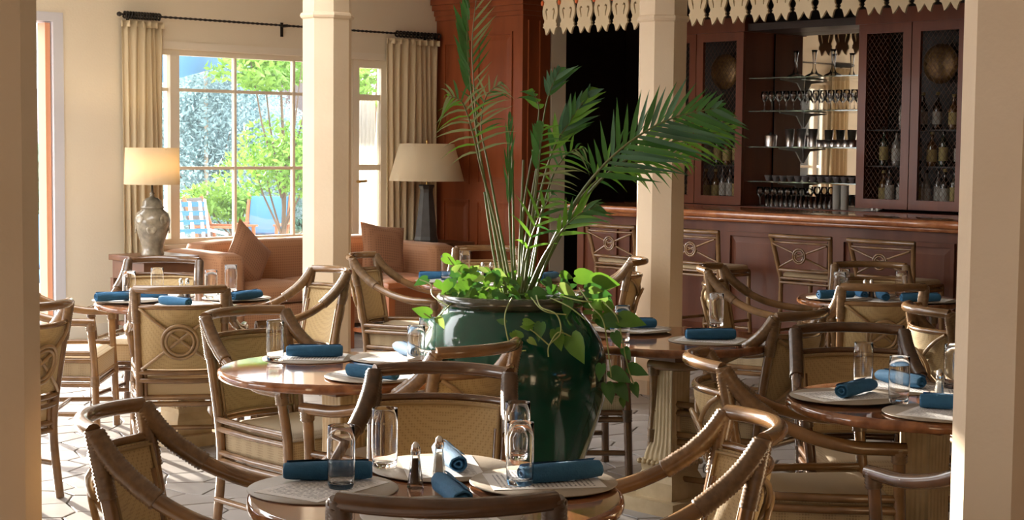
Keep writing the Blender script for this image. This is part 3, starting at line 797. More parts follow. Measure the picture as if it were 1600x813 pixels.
for i, (y, lb) in enumerate(((8.36, 'leftmost bar stool, seen left of the right middle column'), (7.56, 'bar stool half hidden behind the right middle column'), (6.60, 'bar stool above the far right table, second from right'), (5.96, 'rightmost bar stool near the right column'))):
    o = st0 if i == 0 else copy_tree(st0)
    o.location = (9.13, y, 0); o.rotation_euler = (0, 0, -PI/2); tag(o, lb, 'stool', 'rattan bar stools')

# ================================================================== TABLES AND SETTINGS
TZ0 = .74
def make_table(Rr, label, p, rz, kind='granite'):
    t = thing('dining_table', label, 'table', (p.x, p.y, 0), rz, 'round dining tables')
    MB().lathe([(Rr-.012, -.034), (Rr-.002, -.028), (Rr, -.017), (Rr-.002, -.006), (Rr-.012, 0), (Rr-.014, 0)], 64, (0, 0, TZ0)).build('table_top', kind, t)
    MB().lathe([(.20, .66), (.22, TZ0-.035)], 4, smooth=False).build('under_frame', 'brownwood', t)
    # fluted stone pedestal, square with flaring foot
    mb = MB(); levels = [(.20, .085), (.24, .080), (.29, .066), (.36, .060), (.50, .058), (.66, .060), (.69, .075)]
    nf = 6; prof = []
    for z, h in levels:
        ring = []
        for sidei in range(4):
            for k in range(nf*4):
                u = -1+2*k/(nf*4); d = 1-.10*abs(math.sin(PI*nf*(u+1)/2))**.5*0 - .09*(0.5+0.5*math.cos(2*PI*nf*(u+1)/2))
                x, y = u*h, -h*d
                a = sidei*PI/2
                ring.append((x*math.cos(a)-y*math.sin(a), x*math.sin(a)+y*math.cos(a), z))
        prof.append(ring)
    n = len(prof[0]); V = [q for r_ in prof for q in r_]
    mb.add(V, [(i*n+k, i*n+(k+1) % n, (i+1)*n+(k+1) % n, (i+1)*n+k) for i in range(len(prof)-1) for k in range(n)], True)
    mb.build('pedestal', 'pedestal_stone', t)
    MB().lathe([(.145, .05), (.145, .13), (.12, .17), (.125, .20)], 4, smooth=False).build('foot', 'pedestal_stone', t)
    MB().box(-.15, .15, -.15, .15, 0, .06).build('plinth', 'pedestal_stone', t)
    sph = MB().lathe([(0, -.013), (.009, -.009), (.013, 0), (.009, .009), (0, .013)], 8)
    bme = sph.mesh('pearl'); bme.materials.append(MATS['pedestal_stone'])
    h = .092
    for sidei in range(4):
        for k in range(7):
            u = -1+2*k/7; a = sidei*PI/2; x, y = u*h, -h
            mk('pearl', bme, t, (x*math.cos(a)-y*math.sin(a), x*math.sin(a)+y*math.cos(a), .208))
    return t
# shared meshes for settings
matme = MB().lathe([(.176, 0), (.178, .0015), (.176, .003), (0, .003)], 40).mesh('placemat'); matme.materials.append(MATS['placemat'])
menu_me = MB().box(-.095, .095, -.135, .135, 0, .0012).mesh('menu'); menu_me.materials.append(MATS['menu_paper'])
def napkin_mesh(seed):
    rnd = random.Random(seed); mb = MB(); L_ = .205; n = 16; seg = 20
    ph = rnd.uniform(0, 6)
    def sect(i):
        t = i/n; return .026*(1+.06*math.sin(5*t+ph))*(1-.10*(abs(2*t-1)**6))
    V = []; Fc = []
    for i in range(n+1):
        r_ = sect(i)
        for k in range(seg):
            a = 2*PI*k/seg
            rr = r_*(1+.05*math.sin(3*a+ph+i*.25)+.03*math.sin(7*a+i*.6))
            y = rr*math.cos(a); z = rr*math.sin(a)*.86+.0228
            z = max(z, .0006)
            V.append((-L_/2+L_*i/n+.002*math.sin(a*2+ph), y, z))
    Fc = [(i*seg+k, i*seg+(k+1) % seg, (i+1)*seg+(k+1) % seg, (i+1)*seg+k) for i in range(n) for k in range(seg)]
    mb.add(V, Fc, True)
    # rolled ends: spiral recess
    for e in (0, n):
        rim = V[e*seg:(e+1)*seg]; sx_ = 1 if e else -1
        c = Vector((sum(p[0] for p in rim)/seg, 0, .023)); rings = [[Vector(p) for p in rim]]
        for fr, dx in ((.82, .004), (.74, -.010), (.56, -.012), (.50, .002), (.30, .0), (.24, -.012)):
            rings.append([c+Vector((sx_*dx, (p[1]-c.y)*fr, (p[2]-c.z)*fr)) for p in rim])
        VV = [q for r_ in rings for q in r_]; m_ = len(rings)
        FF = [(i*seg+k, i*seg+(k+1) % seg, (i+1)*seg+(k+1) % seg, (i+1)*seg+k) for i in range(m_-1) for k in range(seg)]+[tuple((m_-1)*seg+k for k in range(seg))]
        if not e: FF = [tuple(reversed(q)) for q in FF]
        mb.add(VV, FF, True)
    # outer loose edge fold
    mb.grid(lambda u, v: (-L_/2+L_*(.02+.96*u), .026*math.cos(.5+v*.9)*1.13, .0225+.026*.88*math.sin(.5+v*.9)*1.13+.001*math.sin(9*u+ph)), 12, 5)
    me = mb.mesh('napkin'); me.materials.append(MATS['napkin']); return me
naps = [napkin_mesh(i) for i in range(4)]
GH = .147
glass_me = MB().lathe([(.0280, 0), (.0298, .002), (.0315, .012), (.0328, .045), (.0332, .085), (.0330, .115), (.0320, GH), (.0315, GH+.0008), (.0310, GH), (.0320, .115), (.0322, .085), (.0318, .045), (.0303, .020), (.0280, .0125), (.015, .0115), (0, .0115)], 32).mesh('highball_glass'); glass_me.materials.append(MATS['glass'])
sh_glass = MB().lathe([(.0195, 0), (.0205, .003), (.0190, .008), (.0095, .083), (.0085, .083), (.0155, .012), (0, .011)], 12, smooth=False).mesh('body'); sh_glass.materials.append(MATS['shaker_glass'])
sh_top = MB().lathe([(.0105, .080), (.0112, .084), (.0112, .094), (.0085, .104), (.004, .110), (0, .111)], 16).mesh('cap'); sh_top.materials.append(MATS['chrome'])
sh_in = {}
for kx in ('pepper', 'salt'):
    me_ = MB().lathe([(.0150, .0125), (.0092, .070), (0, .072)], 12).mesh('filling'); me_.materials.append(MATS[kx]); sh_in[kx] = me_
def put_shaker(p, kind, where):
    t = thing(kind+'_shaker', 'faceted glass %s shaker with chrome cap on the %s' % (kind, where), 'shaker', (p.x, p.y, TZ0), random.uniform(0, 1), kind+' shakers')
    mk('body', sh_glass, t); mk('cap', sh_top, t); mk('filling', sh_in[kind], t)
nn = [0]
def setting(tc_, where, word, matpx=None, nap=None, glass=None, menu_rot=0, Rr=.44):
    # every position is a point on the table top
    mc = atz(*matpx, TZ0)
    rad = (mc-tc_); ang = math.atan2(rad.y, rad.x)
    if rad.length > Rr-.17: mc = tc_+rad.normalized()*(Rr-.17)
    mc.z = TZ0
    lab = '%s setting on the %s' % (word, where)
    zoff = nn[0] % 4*.0032
    o = mk('placemat', matme, None, (mc.x, mc.y, TZ0+.0006+zoff)); tag(o, 'round tan placemat of the '+lab, 'placemat', 'round placemats')
    o = mk('menu', menu_me, None, (mc.x-.0*math.cos(ang), mc.y, TZ0+.004+zoff), ang+PI/2+menu_rot); tag(o, 'printed menu sheet of the '+lab, 'menu', 'printed menus')
    if nap:
        a = atz(*nap[0], TZ0+.01); b_ = atz(*nap[1], TZ0+.01); c = (a+b_)/2; d = b_-a
        an = math.atan2(d.y, d.x)
        q = Vector((c.x, c.y, 0))-Vector((tc_.x, tc_.y, 0))
        if q.length > Rr-.09: c = Vector((tc_.x, tc_.y, 0))+q.normalized()*(Rr-.09)
        o = mk('rolled_napkin', naps[nn[0] % 4], None, (c.x, c.y, TZ0+.0054+zoff), an); tag(o, 'rolled blue napkin of the '+lab, 'napkin', 'rolled blue napkins')
    if glass:
        g = atz(*glass, TZ0)
        q = Vector((g.x-tc_.x, g.y-tc_.y, 0))
        if q.length > Rr-.04: q = q.normalized()*(Rr-.04)
        o = mk('highball_glass', glass_me, None, (tc_.x+q.x, tc_.y+q.y, TZ0+.0054+zoff)); tag(o, 'clear highball glass of the '+lab, 'glass', 'highball glasses')
    nn[0] += 1
TC = {}
def tbl(key, px, py, Rr, label, rz=0, kind='granite'):
    p = atz(px, py, TZ0); TC[key] = p; make_table(Rr, label, p, rz, kind); return p
p1 = tbl(1, 682, 770, .44, 'nearest round polished table set with blue napkins')
setting(p1, 'nearest table', 'left', (490, 764), ((430, 748), (594, 746)), (533, 766), 1.1)
setting(p1, 'nearest table', 'rear', (690, 728), ((690, 716), (715, 738)), (601, 735), .15)
setting(p1, 'nearest table', 'right', (865, 757), ((815, 758), (935, 748)), (811, 724), -.2)
setting(p1, 'nearest table', 'front', (690, 812), ((690, 772), (722, 800)), (812, 767), .3)
put_shaker(atz(649, 763, TZ0), 'pepper', 'nearest table'); put_shaker(atz(686, 752, TZ0), 'salt', 'nearest table')
p2 = tbl(2, 537, 574, .455, 'middle left round polished table beside the green jar')
setting(p2, 'middle left table', 'far left', (473, 557), ((445, 556), (538, 556)), (430, 566), 1.0, .455)
setting(p2, 'middle left table', 'near right', (600, 594), ((549, 589), (625, 598)), (650, 576), .3, .455)
setting(p2, 'middle left table', 'far right', (620, 563), ((625, 552), (645, 560)), (668, 562), .3, .455)
p3 = tbl(3, 1447, 626, .45, 'right front round table beside the right column')
setting(p3, 'right front table', 'left', (1320, 625), ((1302, 628), (1372, 611)), (1404, 637), .35, .45)
setting(p3, 'right front table', 'rear', (1395, 604), ((1365, 592), (1450, 608)), (1348, 605), .9, .45)
setting(p3, 'right front table', 'front', (1470, 648), ((1450, 637), (1535, 642)), None, -.5, .45)
setting(p3, 'right front table', 'right', (1540, 622), ((1540, 616), (1580, 626)), (1489, 612), -.5, .45)
put_shaker(atz(1467, 630, TZ0), 'salt', 'right front table')
p4 = tbl(4, 287, 470, .45, 'far left round table near the curtain')
setting(p4, 'far left table', 'left', (200, 472), ((158, 473), (202, 471)), (202, 474), .3, .45)
setting(p4, 'far left table', 'rear', (250, 463), ((215, 466), (243, 466)), (246, 464), .2, .45)
setting(p4, 'far left table', 'front', (300, 480), ((255, 476), (292, 480)), (330, 469), .4, .45)
setting(p4, 'far left table', 'right', (370, 468), ((362, 471), (408, 466)), (363, 460), .1, .45)
put_shaker(atz(283, 468, TZ0), 'salt', 'far left table'); put_shaker(atz(293, 468, TZ0), 'pepper', 'far left table')
p5 = tbl(5, 1372, 466, .44, 'far right round table in front of the bar')
setting(p5, 'far right table', 'left', (1285, 470), ((1243, 472), (1282, 471)), (1289, 476), .2)
setting(p5, 'far right table', 'rear', (1350, 461), ((1337, 460), (1352, 467)), (1318, 464), .2)
setting(p5, 'far right table', 'front', (1390, 476), ((1372, 464), (1386, 472)), (1408, 468), .2)
setting(p5, 'far right table', 'right', (1465, 473), ((1450, 476), (1480, 476)), None, .2)
put_shaker(atz(1351, 468, TZ0), 'salt', 'far right table'); put_shaker(atz(1361, 468, TZ0), 'pepper', 'far right table')
p6 = tbl(6, 1050, 528, .44, 'middle right round dark table on a fluted pedestal')
setting(p6, 'middle right table', 'far left', (985, 518), ((965, 516), (1012, 515)), (1131, 513), .2)
setting(p6, 'middle right table', 'right', (1110, 533), ((1074, 529), (1146, 529)), (972, 535), .2)
p7 = tbl(7, 765, 440, .44, 'round table half hidden behind the green jar and ferny leaves')
setting(p7, 'table behind the jar', 'left', (695, 440), ((672, 436), (692, 436)), (697, 440), .2)
setting(p7, 'table behind the jar', 'rear', (735, 433), ((748, 430), (760, 436)), (726, 432), .2)
setting(p7, 'table behind the jar', 'right', (835, 438), ((850, 440), (870, 437)), (824, 434), .2)
setting(p7, 'table behind the jar', 'front', (790, 447), ((790, 444), (800, 450)), (808, 438), .2)
put_shaker(atz(754, 438, TZ0), 'salt', 'table behind the jar'); put_shaker(atz(767, 438, TZ0), 'pepper', 'table behind the jar')

# ================================================================== SOFA CORNER
def cushion(mb, x0, x1, y0, y1, z0, z1, b_=.05, puff=.02):
    bm = bmesh.new(); bmesh.ops.create_cube(bm, size=1)
    bmesh.ops.subdivide_edges(bm, edges=bm.edges[:], cuts=7, use_grid_fill=True)
    cx, cy, cz = (x0+x1)/2, (y0+y1)/2, (z0+z1)/2; h = Vector(((x1-x0)/2, (y1-y0)/2, (z1-z0)/2))
    for v in bm.verts:
        q = Vector((v.co.x*2*h.x, v.co.y*2*h.y, v.co.z*2*h.z))
        inn = Vector([max(-(h[i]-b_), min(h[i]-b_, q[i])) for i in range(3)])
        d = q-inn
        if d.length > 1e-6:
            q = inn+d.normalized()*min(b_, d.length) if d.length > b_ else q
        u, v_, w_ = v.co*2
        q.z += puff*(1-u*u)*(1-v_*v_)*(1 if w_ > .5 else 0)
        q.y -= puff*.6*(1-u*u)*(1-w_*w_)*(1 if v_ < -.5 else 0)
        v.co = Vector((cx, cy, cz))+q
    bm.verts.index_update()
    V = [v.co.copy() for v in bm.verts]; Fc = [[v.index for v in f.verts] for f in bm.faces]; bm.free()
    mb.add(V, Fc, True); return mb
SX0, SX1 = 6.72, 9.12
sofa = thing('sofa', 'long rust patterned sofa under the window', 'sofa', ((SX0+SX1)/2, 10.8, 0))
sxm = (SX0+SX1)/2
cushion(MB(), SX0-sxm+.22, SX1-sxm-.22, .10, .42, .12, .775, .07, .0).build('backrest', 'sofa_fabric', sofa)
MB().box(SX0-sxm+.02, SX1-sxm-.02, -.42, .40, .10, .30, bev=.02).build('base', 'sofa_fabric', sofa)
for s, x0 in ((0, SX0-sxm), (1, SX1-sxm-.26)):
    cushion(MB(), x0, x0+.26, -.45, .42, .10, .715, .07, .0).build('arm', 'sofa_fabric', sofa)
n = 3; w_ = (SX1-SX0-.52)/n
for i in range(n):
    cushion(MB(), SX0-sxm+.26+i*w_+.004, SX0-sxm+.26+(i+1)*w_-.004, -.44, .12, .30, .455, .05, .025).build('seat_cushion', 'sofa_fabric', sofa)
for sx_ in (-1, 1):
    for sy in (-.38, .36): MB().lathe([(.02, 0), (.028, .10)], 8, (sx_*1.1, sy, 0)).build('foot', 'darkwood', sofa)
def pillow(c, s, rot, label):
    mb = MB()
    def f_(sign):
        def g(u, v):
            x, y = (2*u-1), (2*v-1)
            e = (1-abs(x)**2.6)*(1-abs(y)**2.6)
            k = 1+.10*(abs(x*y))
            return (x*s*k, sign*s*.34*max(0, e)**.5, y*s*k)
        return g
    mb.grid(f_(1), 14, 14); mb.grid(f_(-1), 14, 14)
    o = mb.build('throw_pillow', 'pillow_fabric', None, c); o.rotation_euler = rot
    tag(o, label, 'pillow', 'rust throw pillows')
pillow((7.19, 10.66, .665), .20, (R(-16), R(40), R(8)), 'rust throw pillow on its corner at the left end of the sofa')
pillow((8.55, 10.66, .665), .20, (R(-16), R(8), R(-6)), 'rust throw pillow at the right end of the sofa')
# low wooden table in front of the right sofa end
ct = thing('coffee_table', 'low orange wood table with dark shelf in front of the sofa', 'table', (8.02, 9.52, 0))
MB().box(-.56, .56, -.28, .28, .49, .535, bev=.008).build('table_top', 'orangewood', ct)
MB().box(-.53, .53, -.25, .25, .40, .49).build('apron', 'orangewood', ct)
for sx_ in (-1, 1):
    for sy in (-1, 1): MB().box(sx_*.52-.03, sx_*.52+.03, sy*.245-.03, sy*.245+.03, 0, .49).build('leg', 'orangewood', ct)
MB().box(-.50, .50, -.23, .23, .13, .16).build('shelf', 'orangewood', ct)
# side table and ginger-jar lamp
s1 = thing('side_table', 'brown wooden side table under the patterned jar lamp', 'table', (6.43, 10.80, 0))
MB().box(-.24, .24, -.26, .26, .655, .70, bev=.006).build('table_top', 'brownwood', s1)
MB().box(-.22, .22, -.23, .23, .52, .655).build('drawer_box', 'brownwood', s1)
for sx_ in (-1, 1):
    for sy in (-1, 1): MB().box(sx_*.21-.022, sx_*.21+.022, sy*.22-.022, sy*.22+.022, 0, .52).build('leg', 'brownwood', s1)
MB().box(-.2, .2, -.21, .21, .16, .19).build('shelf', 'brownwood', s1)
def shade_mesh(r0_, r1_, z0, z1):
    return MB().lathe([(r0_, z0), (r1_, z1), (r1_-.003, z1), (r0_-.003, z0), (r0_, z0)], 40)
l1 = thing('jar_lamp', 'table lamp with patterned ginger jar base and cream drum shade', 'lamp', (6.42, 10.80, .70))
MB().lathe([(.085, 0), (.088, .012), (.078, .03), (.082, .07), (.105, .14), (.128, .21), (.135, .26), (.120, .315), (.085, .345), (.080, .352)], 28).build('jar', 'jar_glaze', l1)
lid = MB().lathe([(.084, .352), (.088, .356), (.088, .366), (.075, .375), (.068, .41), (.045, .43), (.018, .438), (.014, .46), (.020, .468), (.010, .475), (.008, .53), (0, .53)], 24).build('lid', 'jar_glaze', l1)
for k in range(8):
    a = 2*PI*k/8+.2; zc = .20 if k % 2 else .275; rr = .121 if k % 2 else .129
    md_ = MB().lathe([(.040, 0), (.034, .006), (.022, .008), (.016, .005), (0, .008)], 14).build('medallion', 'jar_medallion', l1, (rr*math.cos(a), rr*math.sin(a), zc))
    md_.rotation_euler = (0, PI/2-.05, a)
shade_mesh(.208, .200, .535, .812).build('lamp_shade', 'shade', l1)
MB().tube([(-.2, 0, .80), (.2, 0, .80)], .002, 5).tube([(0, -.2, .80), (0, .2, .80)], .002, 5).tube([(0, 0, .53), (0, 0, .80)], .004, 6).build('harp', 'brass', l1)
pl = bpy.data.lights.new('jar_lamp_bulb', 'POINT'); pl.energy = 1.2; pl.color = (1, .75, .45); pl.shadow_soft_size = .04
po = bpy.data.objects.new('jar_lamp_bulb', pl); COL.objects.link(po); po.parent = l1; po.location = (0, 0, .68)
# corner table and conical lamp
s2 = thing('corner_table', 'dark wooden corner table under the conical lamp', 'table', (9.42, 11.02, 0))
MB().box(-.26, .26, -.26, .26, .66, .69, bev=.006).build('table_top', 'brownwood', s2)
for sx_ in (-1, 1):
    for sy in (-1, 1): MB().box(sx_*.22-.02, sx_*.22+.02, sy*.22-.02, sy*.22+.02, 0, .66).build('leg', 'brownwood', s2)
MB().box(-.23, .23, -.23, .23, .56, .66).build('apron', 'brownwood', s2)
l2 = thing('cone_lamp', 'table lamp with dark tapered square base and flared beige shade', 'lamp', (9.33, 11.02, .69))
MB().lathe([(.112, 0), (.115, .02), (.105, .05), (.060, .44), (.062, .47), (.075, .50), (.070, .51)], 8, smooth=False).build('base', 'slate', l2)
MB().tube([(0, 0, .50), (0, 0, .88)], .007, 6).build('stem', 'brass', l2)
shade_mesh(.335, .245, .545, .875).build('lamp_shade', 'shade', l2)
MB().tube([(-.245, 0, .865), (.245, 0, .865)], .002, 5).tube([(0, -.245, .865), (0, .245, .865)], .002, 5).build('spider', 'brass', l2)
MB().lathe([(.008, .88), (.012, .90), (0, .915)], 8).build('finial', 'brass', l2)
# ================================================================== GREEN JAR
PD = 6.4
pp_ = atd(799, 560, PD); PC = Vector((pp_.x, pp_.y, 0))
jar = thing('glazed_jar', 'large dark green glazed oil jar planter in the centre', 'planter', PC)
MB().lathe([(.20, 0), (.205, .02), (.225, .10), (.268, .24), (.305, .345), (.345, .46), (.372, .56), (.380, .64), (.376, .72), (.355, .79), (.315, .855), (.285, .89), (.272, .91), (.272, .925)], 56).build('body', 'pot_glaze', jar)
MB().lathe([(.272, .92), (.285, .925), (.296, .94), (.298, .955), (.290, .968), (.275, .972), (.262, .965), (.258, .94), (.258, .90)], 56).build('rim', 'pot_rim', jar)
MB().lathe([(.262, .925), (.15, .935), (0, .94)], 24).build('soil', 'soil', jar)

# palm -------------------------------------------------------------------------
palm = thing('potted_palm', 'tall feathery palm growing out of the green jar', 'palm', PC+Vector((0, 0, .93)))
PB = palm.location
def leaflet(base, tip, width, nrm, m, parent, droop=.02, fold=.25):
    d = tip-base; L_ = d.length; t = d.normalized(); s = t.cross(nrm).normalized(); up = s.cross(t)
    V = []; n = 5
    for i in range(n+1):
        u = i/n; wv = width*(math.sin(PI*min(1, u*1.15+.12)**.8) if u < 1 else 0)*(1-u*.35)
        c = base+d*u-Vector((0, 0, droop*u*u))
        V += [c-s*wv+up*wv*fold, c, c+s*wv+up*wv*fold]
    Fc = []
    for i in range(n):
        a = i*3; Fc += [(a, a+1, a+4, a+3), (a+1, a+2, a+5, a+4)]
    V = [v-PB for v in V]
    o = MB().add(V, Fc, True).build('leaflet', m, parent)
    return o
rl = random.Random(11); nleaf = [0]
def frond(path, start, n, length, width, ang, mats, sides=(1, 1), stem_r=.006, droop=.02, taper=.5, flat=0.0, spread=.25, n_dir=None):
    # path: [(px,py,dD)] from base to tip
    P = [atd(x, y, PD+dD) for x, y, dD in path]
    P = crom(P, 8); N_ = len(P)
    rr = [stem_r*(1-.75*i/(N_-1)) for i in range(N_)]
    fr = MB().tube([p-PB for p in P], rr, 6).build('frond', 'palm_stem', palm)
    view = (CAM-P[N_//2]).normalized()
    for k in range(n):
        u = start+(1-start)*(k+.5)/n; i = min(N_-2, int(u*(N_-1))); f_ = u*(N_-1)-i
        b_ = P[i].lerp(P[i+1], f_); t = (P[i+1]-P[i]).normalized()
        side = t.cross(view).normalized()
        v_ = (k+.5)/n
        env = (math.sin(PI*(v_*.85+.12))**.6)*(1-taper*v_)
        for s, on in ((1, sides[0]), (-1, sides[1])):
            if not on: continue
            a = R(ang)*(1-.35*v_)+rl.uniform(-.08, .08)
            dv = (t*math.cos(a)+side*s*math.sin(a)+view*rl.uniform(-spread, spread)).normalized()
            L_ = length*env*rl.uniform(.85, 1.12)*on
            nm = (view+Vector((rl.uniform(-.4, .4), rl.uniform(-.4, .4), rl.uniform(-.2, .5)))).normalized()
            leaflet(b_, b_+dv*L_, width*rl.uniform(.8, 1.15), nm, rl.choice(mats), fr, droop*rl.uniform(.5, 1.5))
            nleaf[0] += 1
g, br_, bl_, pa = 'palm_green', 'palm_bright', 'palm_blue', 'palm_pale'
# tall left frond, dense dark on one side and thin pale on the other
frond([(789, 458, 0), (770, 350, .02), (750, 240, .05), (736, 140, .05), (730, 60, .03), (735, -40, 0)], .58, 13, 0.195, .017, 20, [g], (0, 1), .007, 0.0, .2, spread=.05)
frond([(792, 458, .03), (768, 340, .06), (750, 240, .09), (741, 140, .09), (738, 60, .08), (748, -30, .06)], .55, 14, 0.195, .005, 46, [pa, pa, g], (1, 0), .005, .0, .1)
# left drooping frond
frond([(796, 458, -.05), (775, 350, -.10), (752, 265, -.16), (738, 205, -.22), (722, 160, -.26), (700, 150, -.28)], .46, 13, 0.325, .0055, 70, [pa, br_, g, pa], (1, .7), .006, .10)
frond([(800, 455, .05), (780, 350, .12), (763, 260, .18), (752, 200, .24), (760, 150, .25), (785, 130, .24)], .55, 10, 0.221, .005, 55, [pa, g], (1, 1), .006, .06)
# narrow folded spear
frond([(803, 458, -.02), (797, 360, -.02), (795, 270, -.02), (797, 180, -.02)], .45, 7, 0.182, .008, 10, [g], (1, 1), .006, .0)
# centre fronds
frond([(812, 457, .02), (826, 340, .04), (842, 240, .05), (852, 170, .05), (862, 135, .04), (874, 110, .03)], .68, 6, 0.221, .011, 34, [bl_, bl_, g], (1, .7), .006, .02)
frond([(815, 457, .08), (818, 330, .12), (836, 220, .14), (842, 170, .14), (832, 140, .14)], .72, 4, 0.169, .011, 40, [br_, g], (.4, 1), .006, .05)
frond([(818, 457, -.04), (836, 340, -.08), (862, 240, -.12), (890, 190, -.15), (925, 140, -.16)], .50, 10, 0.260, .013, 30, [g, bl_, br_], (1, .8), .007, .02)
frond([(820, 457, -.10), (832, 350, -.16), (842, 260, -.20), (848, 195, -.22)], .30, 15, 0.247, .0055, 82, [br_, g, pa], (1, 0), .006, .07, .25)
frond([(818, 457, -.13), (830, 350, -.19), (840, 260, -.22), (846, 195, -.24)], .62, 6, 0.195, .016, 22, [g], (0, 1), .005, .03)
frond([(822, 456, .10), (848, 330, .18), (866, 270, .22), (890, 238, .25), (912, 232, .27)], .40, 9, 0.221, .006, 62, [br_, g, pa], (1, 1), .006, .08)
# big right fronds
frond([(828, 456, -.05), (870, 365, -.16), (920, 285, -.26), (980, 225, -.34), (1050, 185, -.38), (1125, 168, -.40)], .42, 19, 0.495, .0115, 50, [g, bl_, g], (1, .6), .0085, .02, .35)
frond([(832, 456, .02), (880, 360, .0), (935, 285, -.04), (1000, 238, -.08), (1080, 215, -.1), (1135, 205, -.1)], .45, 15, 0.390, .0105, 36, [g, br_, br_], (.8, 1), .008, .06, .4)
frond([(826, 457, .1), (868, 370, .2), (915, 300, .26), (965, 262, .3), (1020, 252, .3), (1075, 245, .3)], .45, 12, 0.360, .009, 46, [br_, br_, g], (.5, 1), .007, .08, .3)
# low right fronds
frond([(824, 458, -.15), (850, 400, -.26), (880, 358, -.34), (905, 335, -.38), (932, 322, -.40)], .40, 8, 0.260, .010, 36, [br_, g], (1, 1), .006, .05)
frond([(815, 458, -.12), (822, 400, -.2), (842, 340, -.26), (865, 300, -.3)], .35, 7, 0.247, .007, 48, [g, br_], (1, 1), .005, .06)
for (x0, x1, x2, y2, dd) in ((783, 770, 757, 300, .1), (806, 803, 800, 210, .14), (810, 812, 818, 250, .0), (835, 862, 895, 325, -.05), (826, 838, 850, 310, .15)):
    P = [atd(x0, 458, PD+dd*.3), atd(x1, 390, PD+dd*.7), atd(x2, y2, PD+dd)]
    MB().tube([p-PB for p in crom(P, 6)], .005, 6).build('stalk', 'palm_stem', palm)

# pothos ------------------------------------------------------------------------
pothos = thing('pothos', 'trailing heart-leaved vine spilling over the rim of the green jar', 'vine plant', PC+Vector((0, 0, .945)))
QB = pothos.location
def heart(c, size, direction, nrm, m, curl=.15):
    t = direction.normalized(); s = t.cross(nrm).normalized(); up = s.cross(t).normalized()
    out = [(0, 0), (.08, -.09), (.21, -.08), (.31, .08), (.33, .28), (.26, .54), (.13, .78), (0, 1.0)]
    V = []
    for x, y in out: V.append((x, y))
    mid = [(0, y) for _, y in out]
    VV = []; 
    for x, y in out: VV.append(c+s*(x*size)+t*(y*size)+up*(size*(.12*x*2-curl*y*y)))
    for x, y in out: VV.append(c+t*((y if y > 0 else 0)*size)+up*(size*(-.0-curl*max(y, 0)**2)))
    for x, y in out: VV.append(c-s*(x*size)+t*(y*size)+up*(size*(.12*x*2-curl*y*y)))
    n = len(out); Fc = []
    for i in range(n-1):
        Fc.append((i, i+1, n+i+1, n+i)); Fc.append((n+i, n+i+1, 2*n+i+1, 2*n+i))
    MB().add([v-QB for v in VV], Fc, True).build('leaf', m, pothos)
rp_ = random.Random(21)
def pleaf(px, py, dD, size, ang, m, tilt=.5):
    # ang: direction of the tip in the picture plane, degrees (0 right, 90 up)
    c = atd(px, py, PD+dD); d = _rt*math.cos(R(ang))+_up*math.sin(R(ang))
    view = (CAM-c).normalized()
    nm = (view+Vector((0, 0, 1))*tilt+Vector((rp_.uniform(-.35, .35), rp_.uniform(-.35, .35), 0))).normalized()
    d = (d-nm*d.dot(nm)).normalized()
    heart(c, size, d, nm, m)
def vine(pts, r=.0028):
    P = crom([atd(x, y, PD+d) for x, y, d in pts], 6)
    MB().tube([p-QB for p in P], r, 5).build('stem', 'vine', pothos)
pl_, pdk, ppa = 'pothos_leaf', 'pothos_dark', 'pothos_pale'
for i in range(78):      # heap on the left of the soil
    px = rp_.uniform(702, 800); u = (px-702)/98
    py = rp_.uniform(415+12*abs(u-.3), 466); dD = rp_.uniform(-.22, .22)
    pleaf(px, py, dD, rp_.uniform(.038, .068), rp_.uniform(-160, 60), rp_.choice([pl_, pl_, pl_, ppa, pdk]), rp_.uniform(.2, 1.3))
for i in range(26):
    px = rp_.uniform(795, 890); py = rp_.uniform(430, 468); dD = rp_.uniform(-.24, .22)
    pleaf(px, py, dD, rp_.uniform(.038, .065), rp_.uniform(-150, 40), rp_.choice([pdk, pdk, pl_]), rp_.uniform(.2, 1.0))
for i in range(20):      # right shoulder
    px = rp_.uniform(872, 955); py = 432+(px-872)*.55+rp_.uniform(-14, 40); dD = rp_.uniform(-.30, -.02)
    pleaf(px, py, dD, rp_.uniform(.045, .075), rp_.uniform(-100, 20), rp_.choice([pdk, pdk, pl_, ppa]), rp_.uniform(.2, 1.0))
for a in ((900, 432, .04, .13, -8, pl_), (925, 440, -.05, .14, -4, pl_), (915, 455, -.18, .13, -8, pdk), (945, 500, -.3, .12, -18, pdk), (968, 498, -.3, .13, -20, pl_), (975, 545, -.28, .07, -60, pdk), (960, 520, -.3, .08, -70, pdk),
          (982, 575, -.26, .10, -25, pdk), (955, 580, -.28, .11, -35, pdk), (965, 600, -.27, .10, -60, pdk), (948, 600, -.28, .10, -80, pdk), (990, 600, -.25, .07, -70, pdk), (972, 622, -.26, .05, -80, pl_), (940, 570, -.30, .08, -95, pdk),
          (818, 503, -.40, .055, -10, pl_), (800, 520, -.40, .05, -60, pl_), (790, 505, -.40, .05, 150, pdk), (845, 505, -.40, .085, -95, pdk), (832, 512, -.40, .06, 170, pl_), (868, 516, -.40, .10, -75, pl_), (893, 525, -.39, .145, -62, pl_), (826, 530, -.40, .05, -40, ppa), (815, 528, -.40, .055, 130, pl_),
          (692, 402, .05, .085, -20, pl_), (668, 436, .05, .075, -150, pdk), (680, 442, .04, .07, -30, pl_), (672, 492, -.28, .09, 160, pl_), (684, 497, -.28, .06, -60, ppa), (712, 410, .1, .06, -50, pl_)):
    pleaf(a[0], a[1], a[2], a[3]*.82, a[4], a[5], .35)
